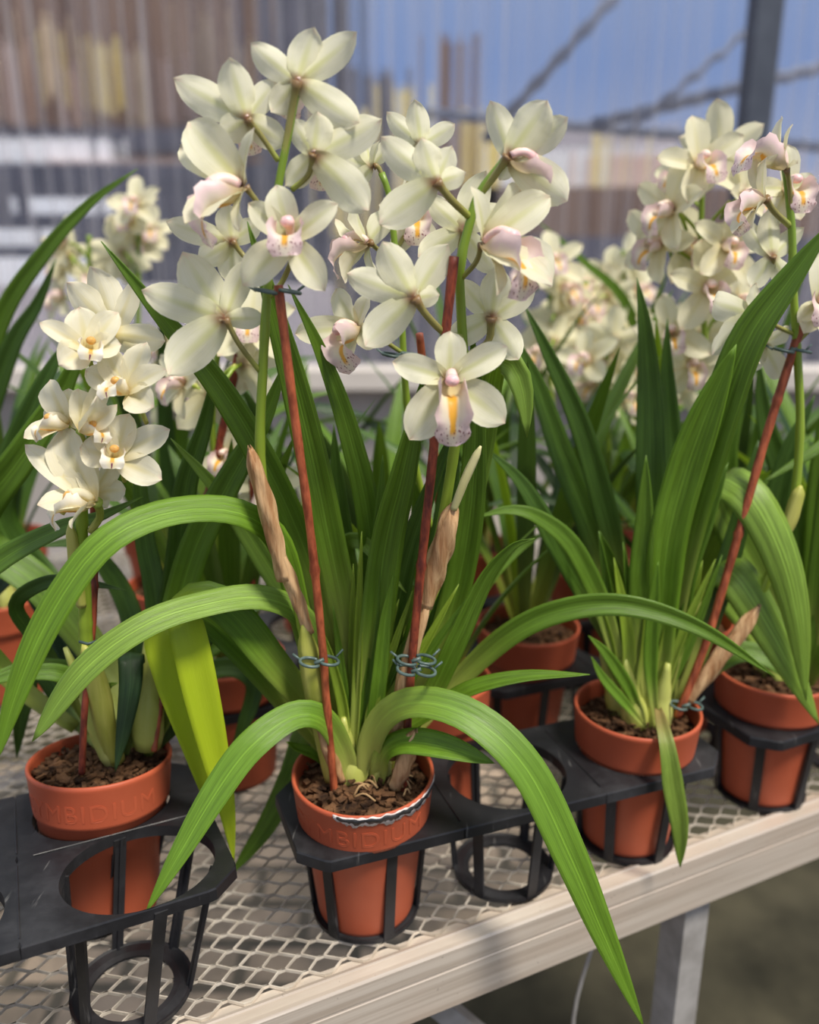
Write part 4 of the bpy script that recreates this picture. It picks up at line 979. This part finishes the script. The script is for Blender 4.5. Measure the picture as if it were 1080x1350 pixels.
# low bench frames with white film below
for k,(x0,x1,y0,y1,Y,mt,nm,lb,ct) in enumerate([
 (-80,150,186,212,6.5,'white_wrap','film_roll','white film strip lying along the hazy low frame left, upper','film'),
 (60,300,214,232,6.34,'pinkwall','board','pale pink board behind the clear wall at the left','board'),
 (-80,320,236,262,6.0,'brown2','steel_beam','dark blue-grey beam behind the clear wall at the left','beam'),
 (40,140,262,280,5.6,'white_wrap','film_roll','short white film roll behind the clear wall, left','film'),
 (-80,70,302,322,5.2,'white_wrap','film_sheet','bright white sheet low behind the clear wall at the far left','film'),
 (-80,440,217,236,6.16,'brown2','shade_cloth','dark hazy cloth just under the upper pale board, behind the clear wall left','cloth'),
 (-80,440,283,302,5.5,'brown2','shade_cloth','dark hazy cloth under the short white film roll, behind the clear wall','cloth'),
 (-80,440,324,342,5.0,'brown2','shade_cloth','dark hazy cloth under the low bright sheet at the far left','cloth'),
 (-80,440,376,420,4.5,'lav','shade_cloth','greyish cloth just above the pale ledge behind the left orchids','cloth'),
 (185,470,-60,165,9.3,'brown2','sheet_cladding','dark blue-grey sheet cladding behind the top of the left flower spike','cladding'),
 (90,330,288,330,5.4,'brown2','low_bench','dark low bench behind the clear wall, left','bench'),
 (-80,160,340,372,4.8,'white_wrap','film_sheet','bright white sheet just above the pale ledge at the far left','film'),
 (440,470,150,260,7.0,'yellow','tarpaulin','yellow tarpaulin glowing behind the left flower spike','tarpaulin'),
 (480,520,100,330,7.4,'brown2','steel_column','dark steel column behind the clear wall between the two spikes','column'),
 (520,545,120,240,7.0,'yellow','tarpaulin','narrow yellow tarpaulin between the two front spikes','tarpaulin'),
 (582,618,56,260,6.8,'brown','chimney','brown square chimney behind the clear wall above the middle','chimney'),
 (618,660,150,290,7.2,'yellow','tarpaulin','pale yellow tarpaulin right of the brown chimney','tarpaulin'),
 (440,900,172,200,9.8,'lav','far_building','long low pinkish building beyond the clear wall, centre right','building'),
 (650,900,200,250,9.0,'white_wrap','greenhouse_tunnel','white plastic tunnel beyond the clear wall, centre right','greenhouse'),
 (770,900,206,255,8.7,'pinkwall','shed_wall','small pink shed wall beyond the clear wall','shed'),
 (790,806,180,225,8.2,'yellow','door_panel','pale yellow panel on the far shed','panel'),
 (560,1200,248,300,7.2,'brown','earth_bank','low brown earth bank beyond the clear wall at the right','bank'),
 (450,1200,312,350,6.2,'brown2','low_bench','dark low bench beyond the clear wall at the right','bench'),
 ]):
    bot=None; pxbox(x0,y0,x1,y1,Y,.15,M[mt],nm,lb,ct)
# far hill
mb=MB(); vs=[];fs=[]; n=60
for i in range(n+1):
    x=-16+40*i/n; z=3.0+.9*math.sin(i*.21+.5)+.4*noise.noise(V((i*.3,0,0))); vs+=[(x,24+abs(x)*.1,-.1),(x,25,z*.55),(x,27,z)]
for i in range(n):
    for k in range(2): q=i*3+k; fs.append((q,q+3,q+4,q+1))
mb.add(vs,fs); o=mb.build('hill',M['hill'],None); o['kind']='structure'
M['truss']=simple('truss_steel',(.17,.20,.28),(.24,.27,.36),3,.6)
for p,q,r,lb in ((P(640,185,3.5),P(860,-60,3.5),.020,'dark diagonal roof brace beyond the clear wall, centre'),(P(820,180,3.6),P(1010,20,3.6),.014,'faint diagonal roof brace left of the steel post'),(P(780,165,3.7),P(1200,60,3.7),.024,'long faint roof bar crossing behind the steel post'),(P(560,150,3.8),P(1200,205,3.8),.022,'low faint roof bar beyond the clear wall at the right')):
    rod(p,q,r,'roof_brace',lb,'brace',M['truss'])

# ------------------------------------------------------------ light
w=bpy.data.worlds.new('sky'); bpy.context.scene.world=w; w.use_nodes=True; nt=w.node_tree; nt.nodes.clear()
tc=nt.nodes.new('ShaderNodeTexCoord'); sp=nt.nodes.new('ShaderNodeSeparateXYZ'); nt.links.new(tc.outputs[0],sp.inputs[0])
cr=nt.nodes.new('ShaderNodeValToRGB'); mr=nt.nodes.new('ShaderNodeMapRange'); nt.links.new(sp.outputs[2],mr.inputs[0])
mr.inputs[1].default_value=-.2; mr.inputs[2].default_value=1.0
nt.links.new(mr.outputs[0],cr.inputs[0]); e=cr.color_ramp.elements
e[0].position=0; e[0].color=(.35,.31,.27,1); e[1].position=1; e[1].color=(.80,.86,.95,1)
for p,c in ((.16,(.62,.58,.62)),(.19,(.42,.48,.66)),(.30,(.24,.35,.64)),(.42,(.34,.44,.68)),(.60,(.75,.80,.92))):
    x=e.new(p); x.color=c+(1,)
bg=nt.nodes.new('ShaderNodeBackground'); bg.inputs[1].default_value=.78; nt.links.new(cr.outputs[0],bg.inputs[0])
ow=nt.nodes.new('ShaderNodeOutputWorld'); nt.links.new(bg.outputs[0],ow.inputs[0])
def sun(name,d,st,ang,col):
    l=bpy.data.lights.new(name,'SUN'); l.energy=st; l.angle=math.radians(ang); l.color=col
    o=bpy.data.objects.new(name,l); COL.objects.link(o); o.rotation_euler=V(d).to_track_quat('-Z','Y').to_euler(); return o
sun('sun',(-.40,.38,-1),3.9,12,(1,.93,.82))
# ------------------------------------------------------------ camera
c=bpy.data.cameras.new('camera'); co=bpy.data.objects.new('camera',c); COL.objects.link(co)
c.sensor_fit='HORIZONTAL'; c.sensor_width=36; c.lens=F/1080*36; co.location=CAM; co.rotation_euler=(math.pi/2-PITCH,0,0)
c.clip_start=.02; c.dof.use_dof=True; c.dof.focus_distance=.69; c.dof.aperture_fstop=3.5
sc=bpy.context.scene; sc.camera=co
vs_=sc.view_settings; vs_.view_transform='Standard'; vs_.look='None'; vs_.gamma=1; vs_.use_curve_mapping=False; vs_.exposure=.15
